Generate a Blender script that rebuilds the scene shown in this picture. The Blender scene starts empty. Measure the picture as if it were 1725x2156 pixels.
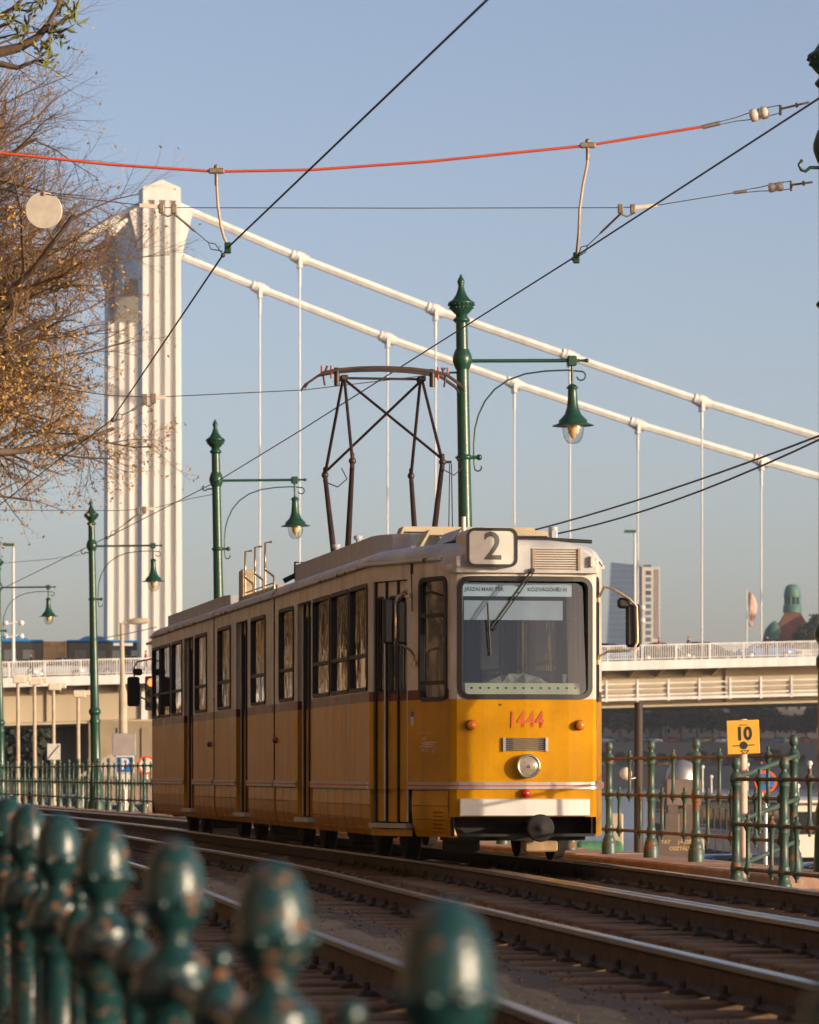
import bpy, math, random
import numpy as np
from mathutils import Vector, Matrix
R = math.radians
SC = bpy.context.scene
COL = SC.collection
rnd = random.Random(7)

# ------------------------------------------------------------ camera, sky, sun, exposure
EYE = 0.835                       # camera height above the rail heads
FPX, HOR, CXP = 8820.0, 1627.0, 862.5   # focal length and horizon in units of a 1725 px wide frame
cd = bpy.data.cameras.new('camera'); cam = bpy.data.objects.new('camera', cd); COL.objects.link(cam)
cam.location = (0, 0, EYE); cam.rotation_euler = (R(90), 0, 0)
cd.sensor_fit = 'HORIZONTAL'; cd.sensor_width = 36; cd.lens = FPX / 1725 * 36
cd.shift_y = (HOR - 1078) / 1725
cd.clip_start = .3; cd.clip_end = 20000
cd.dof.use_dof = True; cd.dof.focus_distance = 40; cd.dof.aperture_fstop = 9.0
SC.camera = cam
SUN_EL = 8.5
SUN_DIR = Vector((.865, -.50, 0)).normalized()     # towards the sun, on the ground
w = bpy.data.worlds.new('World'); SC.world = w; w.use_nodes = True
nt = w.node_tree; bg = nt.nodes['Background']
sky = nt.nodes.new('ShaderNodeTexSky'); sky.sky_type = 'NISHITA'; sky.sun_disc = False
sky.sun_elevation = R(SUN_EL); sky.sun_rotation = math.atan2(SUN_DIR.x, SUN_DIR.y)
sky.altitude = 100; sky.air_density = .6; sky.dust_density = 2.0; sky.ozone_density = 1.0
tint = nt.nodes.new('ShaderNodeMix'); tint.data_type = 'RGBA'; tint.blend_type = 'MULTIPLY'; tint.inputs[0].default_value = 1; tint.inputs[7].default_value = (1.33, 1.15, 1.12, 1)   # warm evening haze over the whole sky
nt.links.new(sky.outputs[0], tint.inputs[6]); nt.links.new(tint.outputs[2], bg.inputs[0]); bg.inputs[1].default_value = .15
sl = bpy.data.lights.new('sun', 'SUN'); sl.energy = 3.8; sl.angle = R(.6); sl.color = (1, .84, .61)
so = bpy.data.objects.new('sun', sl); COL.objects.link(so)
tos = Vector((SUN_DIR.x * math.cos(R(SUN_EL)), SUN_DIR.y * math.cos(R(SUN_EL)), math.sin(R(SUN_EL))))
so.rotation_euler = tos.to_track_quat('Z', 'Y').to_euler(); so.location = (30, -20, 30)
vs = SC.view_settings; vs.view_transform = 'Standard'; vs.look = 'None'; vs.exposure = 0.30; vs.gamma = 1; vs.use_curve_mapping = False
SC.render.engine = 'CYCLES'; SC.cycles.max_bounces = 8; SC.cycles.transparent_max_bounces = 24
SC.cycles.use_denoising = True; SC.cycles.volume_bounces = 0

def at(x, y, Y):                  # a point at depth Y that is seen at (x, y) of the 1725 px frame
    return Vector(((x - CXP) / FPX * Y, Y, EYE + (HOR - y) / FPX * Y))

# ------------------------------------------------------------ materials
def _mat(name):
    m = bpy.data.materials.new(name); m.use_nodes = True
    return m, m.node_tree, m.node_tree.nodes['Principled BSDF']
def _noise(nt, scale, detail=4, stretch=None, rough=.55):
    tc = nt.nodes.new('ShaderNodeTexCoord'); n = nt.nodes.new('ShaderNodeTexNoise')
    n.inputs['Scale'].default_value = scale; n.inputs['Detail'].default_value = detail; n.inputs['Roughness'].default_value = rough
    if stretch:
        mp = nt.nodes.new('ShaderNodeMapping'); mp.inputs['Scale'].default_value = stretch
        nt.links.new(tc.outputs['Object'], mp.inputs[0]); nt.links.new(mp.outputs[0], n.inputs['Vector'])
    else:
        nt.links.new(tc.outputs['Object'], n.inputs['Vector'])
    return n
def _ramp(nt, src, a, b, lo=.35, hi=.65):
    r = nt.nodes.new('ShaderNodeValToRGB'); r.color_ramp.elements[0].position = lo; r.color_ramp.elements[1].position = hi
    r.color_ramp.elements[0].color = (*a, 1); r.color_ramp.elements[1].color = (*b, 1)
    nt.links.new(src, r.inputs[0]); return r
def _mix(nt, fac, a, b):
    m = nt.nodes.new('ShaderNodeMix'); m.data_type = 'RGBA'
    nt.links.new(fac, m.inputs[0])
    for i, c in ((6, a), (7, b)):
        if isinstance(c, tuple): m.inputs[i].default_value = (*c, 1)
        else: nt.links.new(c, m.inputs[i])
    return m.outputs[2]
def _bump(nt, bs, h, strength, dist=.02):
    b = nt.nodes.new('ShaderNodeBump'); b.inputs['Strength'].default_value = strength; b.inputs['Distance'].default_value = dist
    nt.links.new(h, b.inputs['Height']); nt.links.new(b.outputs[0], bs.inputs['Normal'])
def pm(name, base, rough=.5, metal=0, var=.12, scale=3, bump=0, bscale=40, spec=.5, stretch=None, dist=.02, emit=None):
    m, nt, bs = _mat(name)
    n = _noise(nt, scale, 5, stretch)
    c = _ramp(nt, n.outputs[0], tuple(min(1, k * (1 - var)) for k in base), tuple(min(1, k * (1 + var)) for k in base), .3, .7)
    nt.links.new(c.outputs[0], bs.inputs['Base Color'])
    bs.inputs['Roughness'].default_value = rough; bs.inputs['Metallic'].default_value = metal
    bs.inputs['Specular IOR Level'].default_value = spec
    if bump:
        n2 = _noise(nt, bscale, 4); _bump(nt, bs, n2.outputs[0], bump, dist)
    if emit:
        bs.inputs['Emission Color'].default_value = (*emit[0], 1); bs.inputs['Emission Strength'].default_value = emit[1]
    return m
def worn(name, paint, under, amount=.5, scale=9, rough=.35, urough=.8, bump=.3, var=.15):
    """paint that has flaked off in patches down to a rusty primer"""
    m, nt, bs = _mat(name)
    n1 = _noise(nt, 4, 3); base = _ramp(nt, n1.outputs[0], tuple(k * (1 - var) for k in paint), tuple(k * (1 + var) for k in paint), .3, .7)
    n2 = _noise(nt, scale, 6, None, .62); n2.noise_dimensions = '4D'; oi = nt.nodes.new('ShaderNodeObjectInfo'); wm = nt.nodes.new('ShaderNodeMath'); wm.operation = 'MULTIPLY'; wm.inputs[1].default_value = 40; nt.links.new(oi.outputs['Random'], wm.inputs[0]); nt.links.new(wm.outputs[0], n2.inputs['W'])
    msk = _ramp(nt, n2.outputs[0], (0, 0, 0), (1, 1, 1), amount, amount + .03)
    n3 = _noise(nt, scale * 5, 3); ru = _ramp(nt, n3.outputs[0], tuple(k * .6 for k in under), tuple(min(1, k * 1.25) for k in under), .3, .7)
    nt.links.new(_mix(nt, msk.outputs[0], base.outputs[0], ru.outputs[0]), bs.inputs['Base Color'])
    rr = nt.nodes.new('ShaderNodeMapRange'); rr.inputs[3].default_value = rough; rr.inputs[4].default_value = urough
    nt.links.new(msk.outputs[0], rr.inputs[0]); nt.links.new(rr.outputs[0], bs.inputs['Roughness'])
    inv = nt.nodes.new('ShaderNodeMath'); inv.operation = 'SUBTRACT'; inv.inputs[0].default_value = 1
    nt.links.new(msk.outputs[0], inv.inputs[1])
    n4 = _noise(nt, scale * 2.2, 4); ad = nt.nodes.new('ShaderNodeMath'); ad.operation = 'ADD'; nt.links.new(inv.outputs[0], ad.inputs[0]); nt.links.new(n4.outputs[0], ad.inputs[1]); _bump(nt, bs, ad.outputs[0], bump, .004)
    return m
def livery(name, bands, rough=.22, grime=.35, spec=.3):
    """tram paint: bands = [(z from which the colour starts, colour)], vertical rain streaks and grime"""
    m, nt, bs = _mat(name)
    tc = nt.nodes.new('ShaderNodeTexCoord'); sp = nt.nodes.new('ShaderNodeSeparateXYZ'); nt.links.new(tc.outputs['Object'], sp.inputs[0])
    mr = nt.nodes.new('ShaderNodeMath'); mr.operation = 'DIVIDE'; mr.inputs[1].default_value = 4.0; nt.links.new(sp.outputs[2], mr.inputs[0])
    r = nt.nodes.new('ShaderNodeValToRGB'); r.color_ramp.interpolation = 'CONSTANT'
    els = r.color_ramp.elements
    while len(els) < len(bands): els.new(.5)
    for e, (z, c) in zip(els, bands): e.position = z / 4.0; e.color = (*c, 1)
    nt.links.new(mr.outputs[0], r.inputs[0])
    st = _noise(nt, 1.0, 5, (7, 7, .45), .6); dirt = _ramp(nt, st.outputs[0], (0, 0, 0), (grime,) * 3, .48, .78)
    n2 = _noise(nt, 2.2, 6); d2 = _ramp(nt, n2.outputs[0], (.74, .72, .70), (1.06, 1.06, 1.06), .28, .62)
    mu = nt.nodes.new('ShaderNodeMix'); mu.data_type = 'RGBA'; mu.blend_type = 'MULTIPLY'; mu.inputs[0].default_value = 1
    nt.links.new(r.outputs[0], mu.inputs[6]); nt.links.new(d2.outputs[0], mu.inputs[7])
    nt.links.new(_mix(nt, dirt.outputs[0], mu.outputs[2], (.10, .075, .05)), bs.inputs['Base Color'])
    rr = nt.nodes.new('ShaderNodeMapRange'); rr.inputs[3].default_value = rough; rr.inputs[4].default_value = rough + .28
    nt.links.new(n2.outputs[0], rr.inputs[0]); nt.links.new(rr.outputs[0], bs.inputs['Roughness']); bs.inputs['Specular IOR Level'].default_value = spec
    n3 = _noise(nt, 3.2, 3, (1, .6, 1)); _bump(nt, bs, n3.outputs[0], .30, .03)
    return m
def glass(name, tint=(.75, .8, .8), power=4.0, base=.05, rough=.015, wav=.0):
    m, nt, bs = _mat(name); nt.nodes.remove(bs); out = nt.nodes['Material Output']
    t = nt.nodes.new('ShaderNodeBsdfTransparent'); t.inputs[0].default_value = (*tint, 1)
    g = nt.nodes.new('ShaderNodeBsdfGlossy'); g.inputs['Roughness'].default_value = rough
    lw = nt.nodes.new('ShaderNodeLayerWeight'); lw.inputs[0].default_value = .5
    p = nt.nodes.new('ShaderNodeMath'); p.operation = 'POWER'; p.inputs[1].default_value = power; nt.links.new(lw.outputs['Facing'], p.inputs[0])
    mr = nt.nodes.new('ShaderNodeMapRange'); mr.inputs[3].default_value = base; mr.inputs[4].default_value = 1; nt.links.new(p.outputs[0], mr.inputs[0])
    mx = nt.nodes.new('ShaderNodeMixShader'); nt.links.new(mr.outputs[0], mx.inputs[0]); nt.links.new(t.outputs[0], mx.inputs[1]); nt.links.new(g.outputs[0], mx.inputs[2])
    nt.links.new(mx.outputs[0], out.inputs[0])
    if wav:
        n = _noise(nt, 1.6, 2); b = nt.nodes.new('ShaderNodeBump'); b.inputs['Strength'].default_value = wav; b.inputs['Distance'].default_value = .02
        nt.links.new(n.outputs[0], b.inputs['Height']); nt.links.new(b.outputs[0], g.inputs['Normal']); 
    return m

# ------------------------------------------------------------ mesh builder
class MB:
    def __init__(s): s.v = []; s.f = []; s.mi = []; s.sm = []
    def add(s, vs, fs, smooth=False, mi=0):
        o = len(s.v); s.v += [tuple(p) for p in vs]
        for f in fs: s.f.append(tuple(i + o for i in f)); s.mi.append(mi); s.sm.append(smooth)
        return s
    def box(s, x0, x1, y0, y1, z0, z1, mi=0):
        return s.add([(x0,y0,z0),(x1,y0,z0),(x1,y1,z0),(x0,y1,z0),(x0,y0,z1),(x1,y0,z1),(x1,y1,z1),(x0,y1,z1)],
                     [(0,3,2,1),(4,5,6,7),(0,1,5,4),(1,2,6,5),(2,3,7,6),(3,0,4,7)], False, mi)
    def cbox(s, x0, x1, y0, y1, z0, z1, c=.01, mi=0):   # box with chamfered edges
        o = []
        for (zz, k) in ((z0, c), (z0 + c, 0), (z1 - c, 0), (z1, c)):
            a, b, d, e = x0 + k, x1 - k, y0 + k, y1 - k
            o += [(a + c, d, zz), (b - c, d, zz), (b, d + c, zz), (b, e - c, zz), (b - c, e, zz), (a + c, e, zz), (a, e - c, zz), (a, d + c, zz)]
        f = [tuple(reversed(range(8))), tuple(range(24, 32))]
        for k in range(3):
            for i in range(8):
                j = (i + 1) % 8; f.append((k*8+i, k*8+j, k*8+8+j, k*8+8+i))
        return s.add(o, f, False, mi)
    def bar(s, a, b, w, h, mi=0, up=(0, 0, 1)):      # square bar between two points
        a, b = Vector(a), Vector(b); d = (b - a).normalized(); u = Vector(up)
        if abs(d.dot(u)) > .98: u = Vector((0, 1, 0))
        r = d.cross(u).normalized() * w / 2; u = r.normalized().cross(d) * h / 2
        vs = [p + i * r + j * u for p in (a, b) for i, j in ((-1, -1), (1, -1), (1, 1), (-1, 1))]
        return s.add(vs, [(0,3,2,1),(4,5,6,7),(0,1,5,4),(1,2,6,5),(2,3,7,6),(3,0,4,7)], False, mi)
    def tube(s, path, r, n=8, mi=0, caps=True, closed=False):
        P = [Vector(p) for p in path]; m = len(P); rr = r if isinstance(r, (list, tuple)) else [r] * m
        d0 = (P[1] - P[0]).normalized(); u = Vector((0, 0, 1)) if abs(d0.z) < .9 else Vector((1, 0, 0))
        vs = []
        for i, p in enumerate(P):
            if closed: d = (P[(i+1) % m] - P[i-1])
            else: d = (P[min(i+1, m-1)] - P[max(i-1, 0)])
            d.normalize(); u = (u - d * u.dot(d)).normalized(); w_ = d.cross(u)
            vs += [p + (u * math.cos(2*math.pi*k/n) + w_ * math.sin(2*math.pi*k/n)) * rr[i] for k in range(n)]
        fs = []
        for i in range(m if closed else m - 1):
            a, b = i * n, ((i + 1) % m) * n
            for k in range(n): fs.append((a+k, a+(k+1) % n, b+(k+1) % n, b+k))
        s.add(vs, fs, True, mi)
        if caps and not closed:
            s.add([vs[k] for k in range(n)], [tuple(reversed(range(n)))], False, mi); s.add([vs[(m-1)*n+k] for k in range(n)], [tuple(range(n))], False, mi)
        return s
    def lathe(s, prof, n=16, o=(0, 0, 0), mi=0, flute=None, axis=None):
        """profile [(radius, height)] turned round z (or the given axis)"""
        vs = []
        for r, z in prof:
            for k in range(n):
                rr = r
                if flute and flute[0] < z < flute[1] and k % 2: rr = r * .86
                vs.append(Vector((rr * math.cos(2*math.pi*k/n), rr * math.sin(2*math.pi*k/n), z)))
        if axis is not None:
            q = Vector((0, 0, 1)).rotation_difference(Vector(axis)); vs = [q @ p for p in vs]
        vs = [p + Vector(o) for p in vs]; fs = []
        for i in range(len(prof) - 1):
            for k in range(n): fs.append((i*n+k, i*n+(k+1) % n, (i+1)*n+(k+1) % n, (i+1)*n+k))
        s.add(vs, fs, True, mi)
        s.add(vs[:n], [tuple(reversed(range(n)))], False, mi); s.add(vs[-n:], [tuple(range(n))], False, mi)
        return s
    def prism(s, poly, fn, d0, d1, mi=0, smooth=False):   # polygon (a, b) pushed from depth d0 to d1; fn(a, b, d) -> point
        n = len(poly)
        vs = [fn(a, b, d0) for a, b in poly] + [fn(a, b, d1) for a, b in poly]
        s.add(vs, [tuple(reversed(range(n))), tuple(range(n, 2*n))], False, mi)
        s.add(vs, [(i, (i+1) % n, n+(i+1) % n, n+i) for i in range(n)], smooth, mi)
        return s
    def loft(s, rings, closed=True, smooth=True, mi=0, caps=True):
        n = len(rings[0]); vs = [p for r in rings for p in r]; fs = []
        for i in range(len(rings) - 1):
            for k in range(n if closed else n - 1): fs.append((i*n+k, i*n+(k+1) % n, (i+1)*n+(k+1) % n, (i+1)*n+k))
        s.add(vs, fs, smooth, mi)
        if caps and closed: s.add(rings[0], [tuple(reversed(range(n)))], False, mi); s.add(rings[-1], [tuple(range(n))], False, mi)
        return s
    def ball(s, c, r, n=12, m=8, mi=0, sz=1.0):
        return s.lathe([(max(1e-4, r * math.sin(math.pi*i/m)), -r * sz * math.cos(math.pi*i/m)) for i in range(m + 1)], n, c, mi)
    def mesh(s, name, mats):
        me = bpy.data.meshes.new(name); me.from_pydata(s.v, [], s.f)
        for m in (mats if isinstance(mats, (list, tuple)) else [mats]): me.materials.append(m)
        me.polygons.foreach_set('material_index', s.mi); me.polygons.foreach_set('use_smooth', s.sm); me.update()
        return me
    def build(s, name, mats, parent=None, loc=None, rz=None):
        return link(name, s.mesh(name, mats), parent, loc, rz)
def link(name, data, parent=None, loc=None, rz=None):
    o = bpy.data.objects.new(name, data); COL.objects.link(o)
    if parent is not None: o.parent = parent
    if loc is not None: o.location = loc
    if rz is not None: o.rotation_euler = (0, 0, rz)
    return o
def empty(name, loc=(0, 0, 0), rz=0):
    o = bpy.data.objects.new(name, None); COL.objects.link(o); o.location = loc; o.rotation_euler = (0, 0, rz); o.empty_display_size = .2
    return o
def tag(o, label=None, cat=None, group=None, kind=None):
    for k, v in (('label', label), ('category', cat), ('group', group), ('kind', kind)):
        if v: o[k] = v
    return o
def copy_tree(o, parent=None):
    c = o.copy(); COL.objects.link(c)
    if parent is not None: c.parent = parent
    for ch in list(o.children): copy_tree(ch, c)
    return c
def rrect(u0, u1, v0, v1, rad, n=5):
    pts = []
    for cx_, cy_, a0 in ((u1 - rad, v1 - rad, 0), (u0 + rad, v1 - rad, 90), (u0 + rad, v0 + rad, 180), (u1 - rad, v0 + rad, 270)):
        for i in range(n + 1):
            a = R(a0 + 90 * i / n); pts.append((cx_ + rad * math.cos(a), cy_ + rad * math.sin(a)))
    return pts
def densify(P, m):
    if m <= 1: return P
    out = []; q = len(P) // 4
    for i, p in enumerate(P):
        out.append(p)
        if i % q == q - 1: e = P[(i + 1) % len(P)]; out += [(p[0] + (e[0] - p[0]) * k / m, p[1] + (e[1] - p[1]) * k / m) for k in range(1, m)]
    return out
def ring_uv(mb, fn, u0, u1, v0, v1, rad, wd, d0, d1, n=5, mi=0, sub=1):
    """a rounded frame on a surface: fn(u, v, d)"""
    o = densify(rrect(u0, u1, v0, v1, rad, n), sub); i_ = densify(rrect(u0 + wd, u1 - wd, v0 + wd, v1 - wd, max(.008, rad - wd), n), sub); k = len(o)
    vs = [fn(a, b, d0) for a, b in o] + [fn(a, b, d1) for a, b in o] + [fn(a, b, d1) for a, b in i_] + [fn(a, b, d0) for a, b in i_]
    fs = []
    for q in range(3):
        for j in range(k): fs.append((q*k+j, q*k+(j+1) % k, (q+1)*k+(j+1) % k, (q+1)*k+j))
    mb.add(vs, fs, False, mi)
def plate_uv(mb, fn, u0, u1, v0, v1, d, rad=.05, n=4, nu=1, mi=0):
    if nu == 1:
        p = rrect(u0, u1, v0, v1, rad, n); mb.add([fn(a, b, d) for a, b in p], [tuple(range(len(p)))], False, mi)
    else:
        vs = []; fs = []
        for i in range(nu + 1):
            u = u0 + (u1 - u0) * i / nu; vs += [fn(u, v0, d), fn(u, v1, d)]
        for i in range(nu): fs.append((2*i, 2*i+2, 2*i+3, 2*i+1))
        mb.add(vs, fs, False, mi)
def wall_uv(mb, fn, u0, u1, v0, v1, holes, th=.04, us=(), vsp=(), mi=0):
    """a wall sheet with rectangular openings; reveals run in by th"""
    U = sorted({u0, u1, *us, *[h[0] for h in holes], *[h[1] for h in holes]}); U = [u for u in U if u0 <= u <= u1]
    V = sorted({v0, v1, *vsp, *[h[2] for h in holes], *[h[3] for h in holes]}); V = [v for v in V if v0 <= v <= v1]
    ins = lambda u, v: any(h[0] < u < h[1] and h[2] < v < h[3] for h in holes)
    for a, b in zip(U, U[1:]):
        for c, d in zip(V, V[1:]):
            if ins((a+b)/2, (c+d)/2): continue
            mb.add([fn(a, c, 0), fn(b, c, 0), fn(b, d, 0), fn(a, d, 0)], [(0, 1, 2, 3)], False, mi)
    for h in holes:
        q = [(h[0], h[2]), (h[1], h[2]), (h[1], h[3]), (h[0], h[3])]
        for i in range(4):
            (a, b), (c, d) = q[i], q[(i+1) % 4]
            mb.add([fn(a, b, 0), fn(c, d, 0), fn(c, d, -th), fn(a, b, -th)], [(0, 1, 2, 3)], False, mi)
def text_mesh(name, txt, size, mat, parent, M, align='CENTER', extrude=.0, shear=0, xs=1.0, bold=0, space=1.0):
    """lettering; M maps text plane (x right, y up, z out) to the parent's space"""
    cu = bpy.data.curves.new(name, 'FONT'); cu.body = txt; cu.size = size; cu.align_x = align; cu.align_y = 'CENTER'
    cu.extrude = extrude; cu.shear = shear; cu.resolution_u = 3; cu.offset = bold; cu.space_character = space
    tmp = bpy.data.objects.new(name + '_c', cu); COL.objects.link(tmp)
    dg = bpy.context.evaluated_depsgraph_get(); me = bpy.data.meshes.new_from_object(tmp.evaluated_get(dg))
    bpy.data.objects.remove(tmp); me.materials.clear(); me.materials.append(mat)
    me.transform(M @ Matrix.Diagonal((xs, 1, 1, 1)))
    return link(name, me, parent)
def interp(tab, x):
    """smooth curve through (x, y) pairs"""
    xs = [t[0] for t in tab]; ys = [t[1] for t in tab]
    if x <= xs[0]: return ys[0] + (ys[1]-ys[0]) / (xs[1]-xs[0]) * (x - xs[0])
    if x >= xs[-1]: return ys[-1] + (ys[-1]-ys[-2]) / (xs[-1]-xs[-2]) * (x - xs[-1])
    i = max(k for k in range(len(xs) - 1) if xs[k] <= x); h = xs[i+1] - xs[i]; t = (x - xs[i]) / h
    sl_ = lambda k: (ys[min(k+1, len(xs)-1)] - ys[max(k-1, 0)]) / (xs[min(k+1, len(xs)-1)] - xs[max(k-1, 0)])
    m0, m1 = sl_(i) * h, sl_(i+1) * h
    return (2*t**3-3*t*t+1)*ys[i] + (t**3-2*t*t+t)*m0 + (-2*t**3+3*t*t)*ys[i+1] + (t**3-t*t)*m1

M = {}
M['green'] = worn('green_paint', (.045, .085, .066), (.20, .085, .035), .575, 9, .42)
M['green_near'] = worn('green_paint_chipped_shaded', (.008, .036, .038), (.17, .072, .030), .582, 44, .24, bump=.38, var=.6)  # shade on the near fence put into a darker paint; the chips are wear
M['pole_green'] = pm('pole_green', (.012, .058, .034), .32, var=.15, scale=2, bump=.15, bscale=14)
M['rust_rail'] = pm('rusty_tube', (.17, .065, .022), .6, var=.5, scale=14, bump=.4, bscale=60)
M['white'] = pm('white_paint', (.70, .68, .64), .5, var=.06, scale=.3, bump=.08, bscale=6)
M['bridge_white'] = pm('bridge_white', (.66, .64, .61), .55, var=.13, scale=1.0, bump=.1, bscale=3, stretch=(1.4, 1.4, .07))
M['girder'] = pm('girder_cream', (.44, .36, .25), .6, var=.1, scale=.25, stretch=(1, 1, .3))
M['steel'] = pm('rail_steel', (.30, .25, .20), .24, 1, var=.15, scale=2)
M['rail_rust'] = pm('rail_web', (.055, .034, .022), .75, var=.4, scale=9, bump=.3, bscale=30)
M['wood'] = pm('sleeper_wood', (.17, .105, .062), .9, var=.45, scale=4, bump=.6, bscale=18, stretch=(1, 6, 6))
M['ballast'] = pm('ballast', (.046, .031, .020), .95, var=.5, scale=3, bump=.8, bscale=26, dist=.04)
M['stone_bit'] = pm('ballast_stone', (.085, .058, .038), .9, var=.55, scale=1.7)
M['soil'] = pm('packed_soil', (.095, .070, .048), .95, var=.35, scale=2.2, bump=.6, bscale=20, dist=.02)
M['kerb'] = pm('kerb_stone', (.40, .25, .17), .85, var=.25, scale=2.5, bump=.5, bscale=22)
M['wall_stone'] = pm('wall_stone', (.42, .35, .26), .9, var=.25, scale=2, bump=.8, bscale=14)
M['asphalt'] = pm('asphalt', (.06, .058, .055), .9, var=.25, scale=.6, bump=.3, bscale=40)
M['paving'] = pm('quay_paving', (.20, .17, .14), .9, var=.2, scale=.35, bump=.4, bscale=8)
M['wire'] = pm('wire_dark', (.02, .022, .024), .5, var=.1)
M['thin_wire'] = pm('wire_brown', (.075, .06, .048), .55, var=.2)
M['red_cable'] = pm('red_insulated_cable', (.62, .085, .035), .45, var=.12, scale=3)
M['hose'] = pm('beige_hose', (.50, .36, .26), .55, var=.15, scale=6)
M['fitting'] = pm('cast_fitting', (.26, .20, .15), .5, .3, var=.35, scale=20)
M['porcelain'] = pm('porcelain', (.72, .62, .50), .2, var=.12, scale=12)
M['black'] = pm('black_rubber', (.014, .014, .014), .55, var=.2)
M['alu'] = pm('aluminium', (.42, .41, .40), .38, .7, var=.12, scale=5)
M['chrome'] = pm('chrome', (.75, .72, .68), .12, 1, var=.03)
M['brass'] = pm('worn_brass_tube', (.52, .40, .26), .35, .6, var=.35, scale=9)
# ------------------------------------------------------------ the lines everything follows
X1T = [(2, 5.6), (8, 4.85), (17, 3.72), (27, 2.46), (38.8, 1.014), (50, -.765), (63, -2.83), (78, -5.45), (94, -8.55), (117, -13.1), (150, -20.5), (200, -33), (280, -58)]
def X1(Z): return interp(X1T, Z)            # middle of the track the tram is on
def X2(Z): return X1(Z) - 2.86              # middle of the near track
def XF(Z): return X1(Z) + 2.05              # quay fence
def offs(fn, Z, d):                         # point at lateral distance d from the line
    e = .2; t = Vector((fn(Z+e) - fn(Z-e), 2*e, 0)).normalized(); nrm = Vector((t.y, -t.x, 0))
    return Vector((fn(Z), Z, 0)) + nrm * d, t
ZG = -.27                                  # ballast level (rail heads are at 0)
QZ, WZ = -2.45, -3.45                       # lower quay, river

# ground: one sheet with the kerb line as its river edge
def sheet(name, rows, mat, kind='structure'):
    mb = MB(); n = len(rows[0]); vs = [p for r in rows for p in r]
    mb.add(vs, [(i*n+k, i*n+k+1, (i+1)*n+k+1, (i+1)*n+k) for i in range(len(rows)-1) for k in range(n-1)], True)
    return tag(mb.build(name, mat), kind=kind)
zs = [-60, -20, 0, 5, 10, 15, 20, 25, 30, 35, 40, 45, 50, 55, 60, 70, 80, 90, 100, 110, 120, 135, 150, 170, 190, 220, 250, 290, 330, 420]
sheet('ground', [[(-900, z, ZG - .05), (-60 + XF(z)*.2, z, ZG - .05), (XF(z) - 8.2, z, ZG - .05), (XF(z) - 6.6, z, ZG - .02), (XF(z) - .38, z, ZG), ] for z in zs], M['ballast'])
sheet('street', [[(-34 + (XF(z) - 3) * 1.0, z, ZG - .035), (XF(z) - 8.4, z, ZG - .035)] for z in zs if z > -30 and z < 300], M['asphalt'])
# quay wall and kerb under the fence: kerb stones one by one
kw = MB()
for z in [q for q in zs if q >= 30 and q < 300]: pass
zk = [q for q in zs if 35 <= q < 300]
rings = []
for z in zk:
    c, t = offs(XF, z, 0); nrm = Vector((t.y, -t.x, 0))
    rings.append([tuple(c + nrm * d + Vector((0, 0, zz))) for d, zz in ((-.36, QZ), (.34, QZ), (.34, -.16), (-.36, -.16))])
kw.loft(rings, smooth=False); quay_wall = tag(kw.build('quay_wall', M['wall_stone']), 'rough stone quay wall carrying the kerb and the green fence', 'wall')
ks = MB(); ks.cbox(-.40, .40, -.785, .785, -.16, -.03, .02); kme = ks.mesh('kerb_stone', M['kerb'])
z = 35.4; kr = empty('kerb', (XF(36), 36, -.16)); tag(kr, 'reddish stone kerb along the foot of the quay fence', 'kerb')
while z < 150:
    c, t = offs(XF, z + .79, 0)
    o = link('kerb_stone', kme, kr); o.location = c + Vector((rnd.uniform(-.006, .006), 0, rnd.uniform(-.006, .004))) - kr.location; o.rotation_euler = (0, 0, math.atan2(t.y, t.x) - math.pi/2)
    z += 1.575 * t.y
# lower quay and river
def XQ(z): return 4 + .085 * z
sheet('lower_quay', [[(XF(max(z, 20)) + .3, z, QZ), (XF(max(z, 20)) + 6, z, QZ), (XF(z) + 12 if z > 130 else XQ(z) + 6, z, QZ)] for z in (-20, 10, 30, 40, 50, 60, 80, 100, 120, 150, 180, 220, 270, 330, 420)], M['paving'])
qs = MB(); qs.box(-120, -8, 330, 900, QZ - 1.6, QZ + .02); tag(qs.build('quay_road', M['asphalt']), kind='structure')
# river with fine ripples
m, nt, bs = _mat('river'); bs.inputs['Base Color'].default_value = (.035, .055, .07, 1); bs.inputs['Roughness'].default_value = .12
n = _noise(nt, .55, 4, (1, .35, 1)); _bump(nt, bs, n.outputs[0], .9, .5)
sheet('river', [[(-400, z, WZ), (0, z, WZ), (600, z, WZ), (1800, z, WZ)] for z in (-200, 200, 600, 1285)], m)
# far bank: lower embankment, wall, upper road, rising land to the horizon
fb = MB()
prof = [(1272, WZ - .5), (1284, 2.9), (1296, 3.0), (1300, 10.2), (1326, 10.4), (1345, 12), (1700, 14), (9000, 14)]
rows = [[(x, y, zz) for x in (-1500, -40, 40, 160, 400, 3000)] for y, zz in prof]
M['far_stone'] = pm('far_embankment', (.13, .115, .095), .9, var=.3, scale=.05)
sheet('far_bank', rows, M['far_stone'])
# the hill over the far bank, out of frame to the right: its evening shadow lies on that bank
hr = []
for i in range(25):
    row = []
    for j in range(25):
        x, y = 150 + i * 28, 700 + j * 28
        d2 = ((x - 475) / 120) ** 2 + ((y - 1010) / 130) ** 2
        row.append((x, y, 8 + 128 * math.exp(-d2 * .55) + 5 * math.sin(x * .05) * math.cos(y * .043) - (22 if i in (0, 24) or j in (0, 24) else 0)))
    hr.append(row)
M['hill'] = pm('wooded_hill', (.045, .05, .022), .95, var=.5, scale=.05, bump=1, bscale=.2, dist=4)
sheet('hill', hr, M['hill'])

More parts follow.
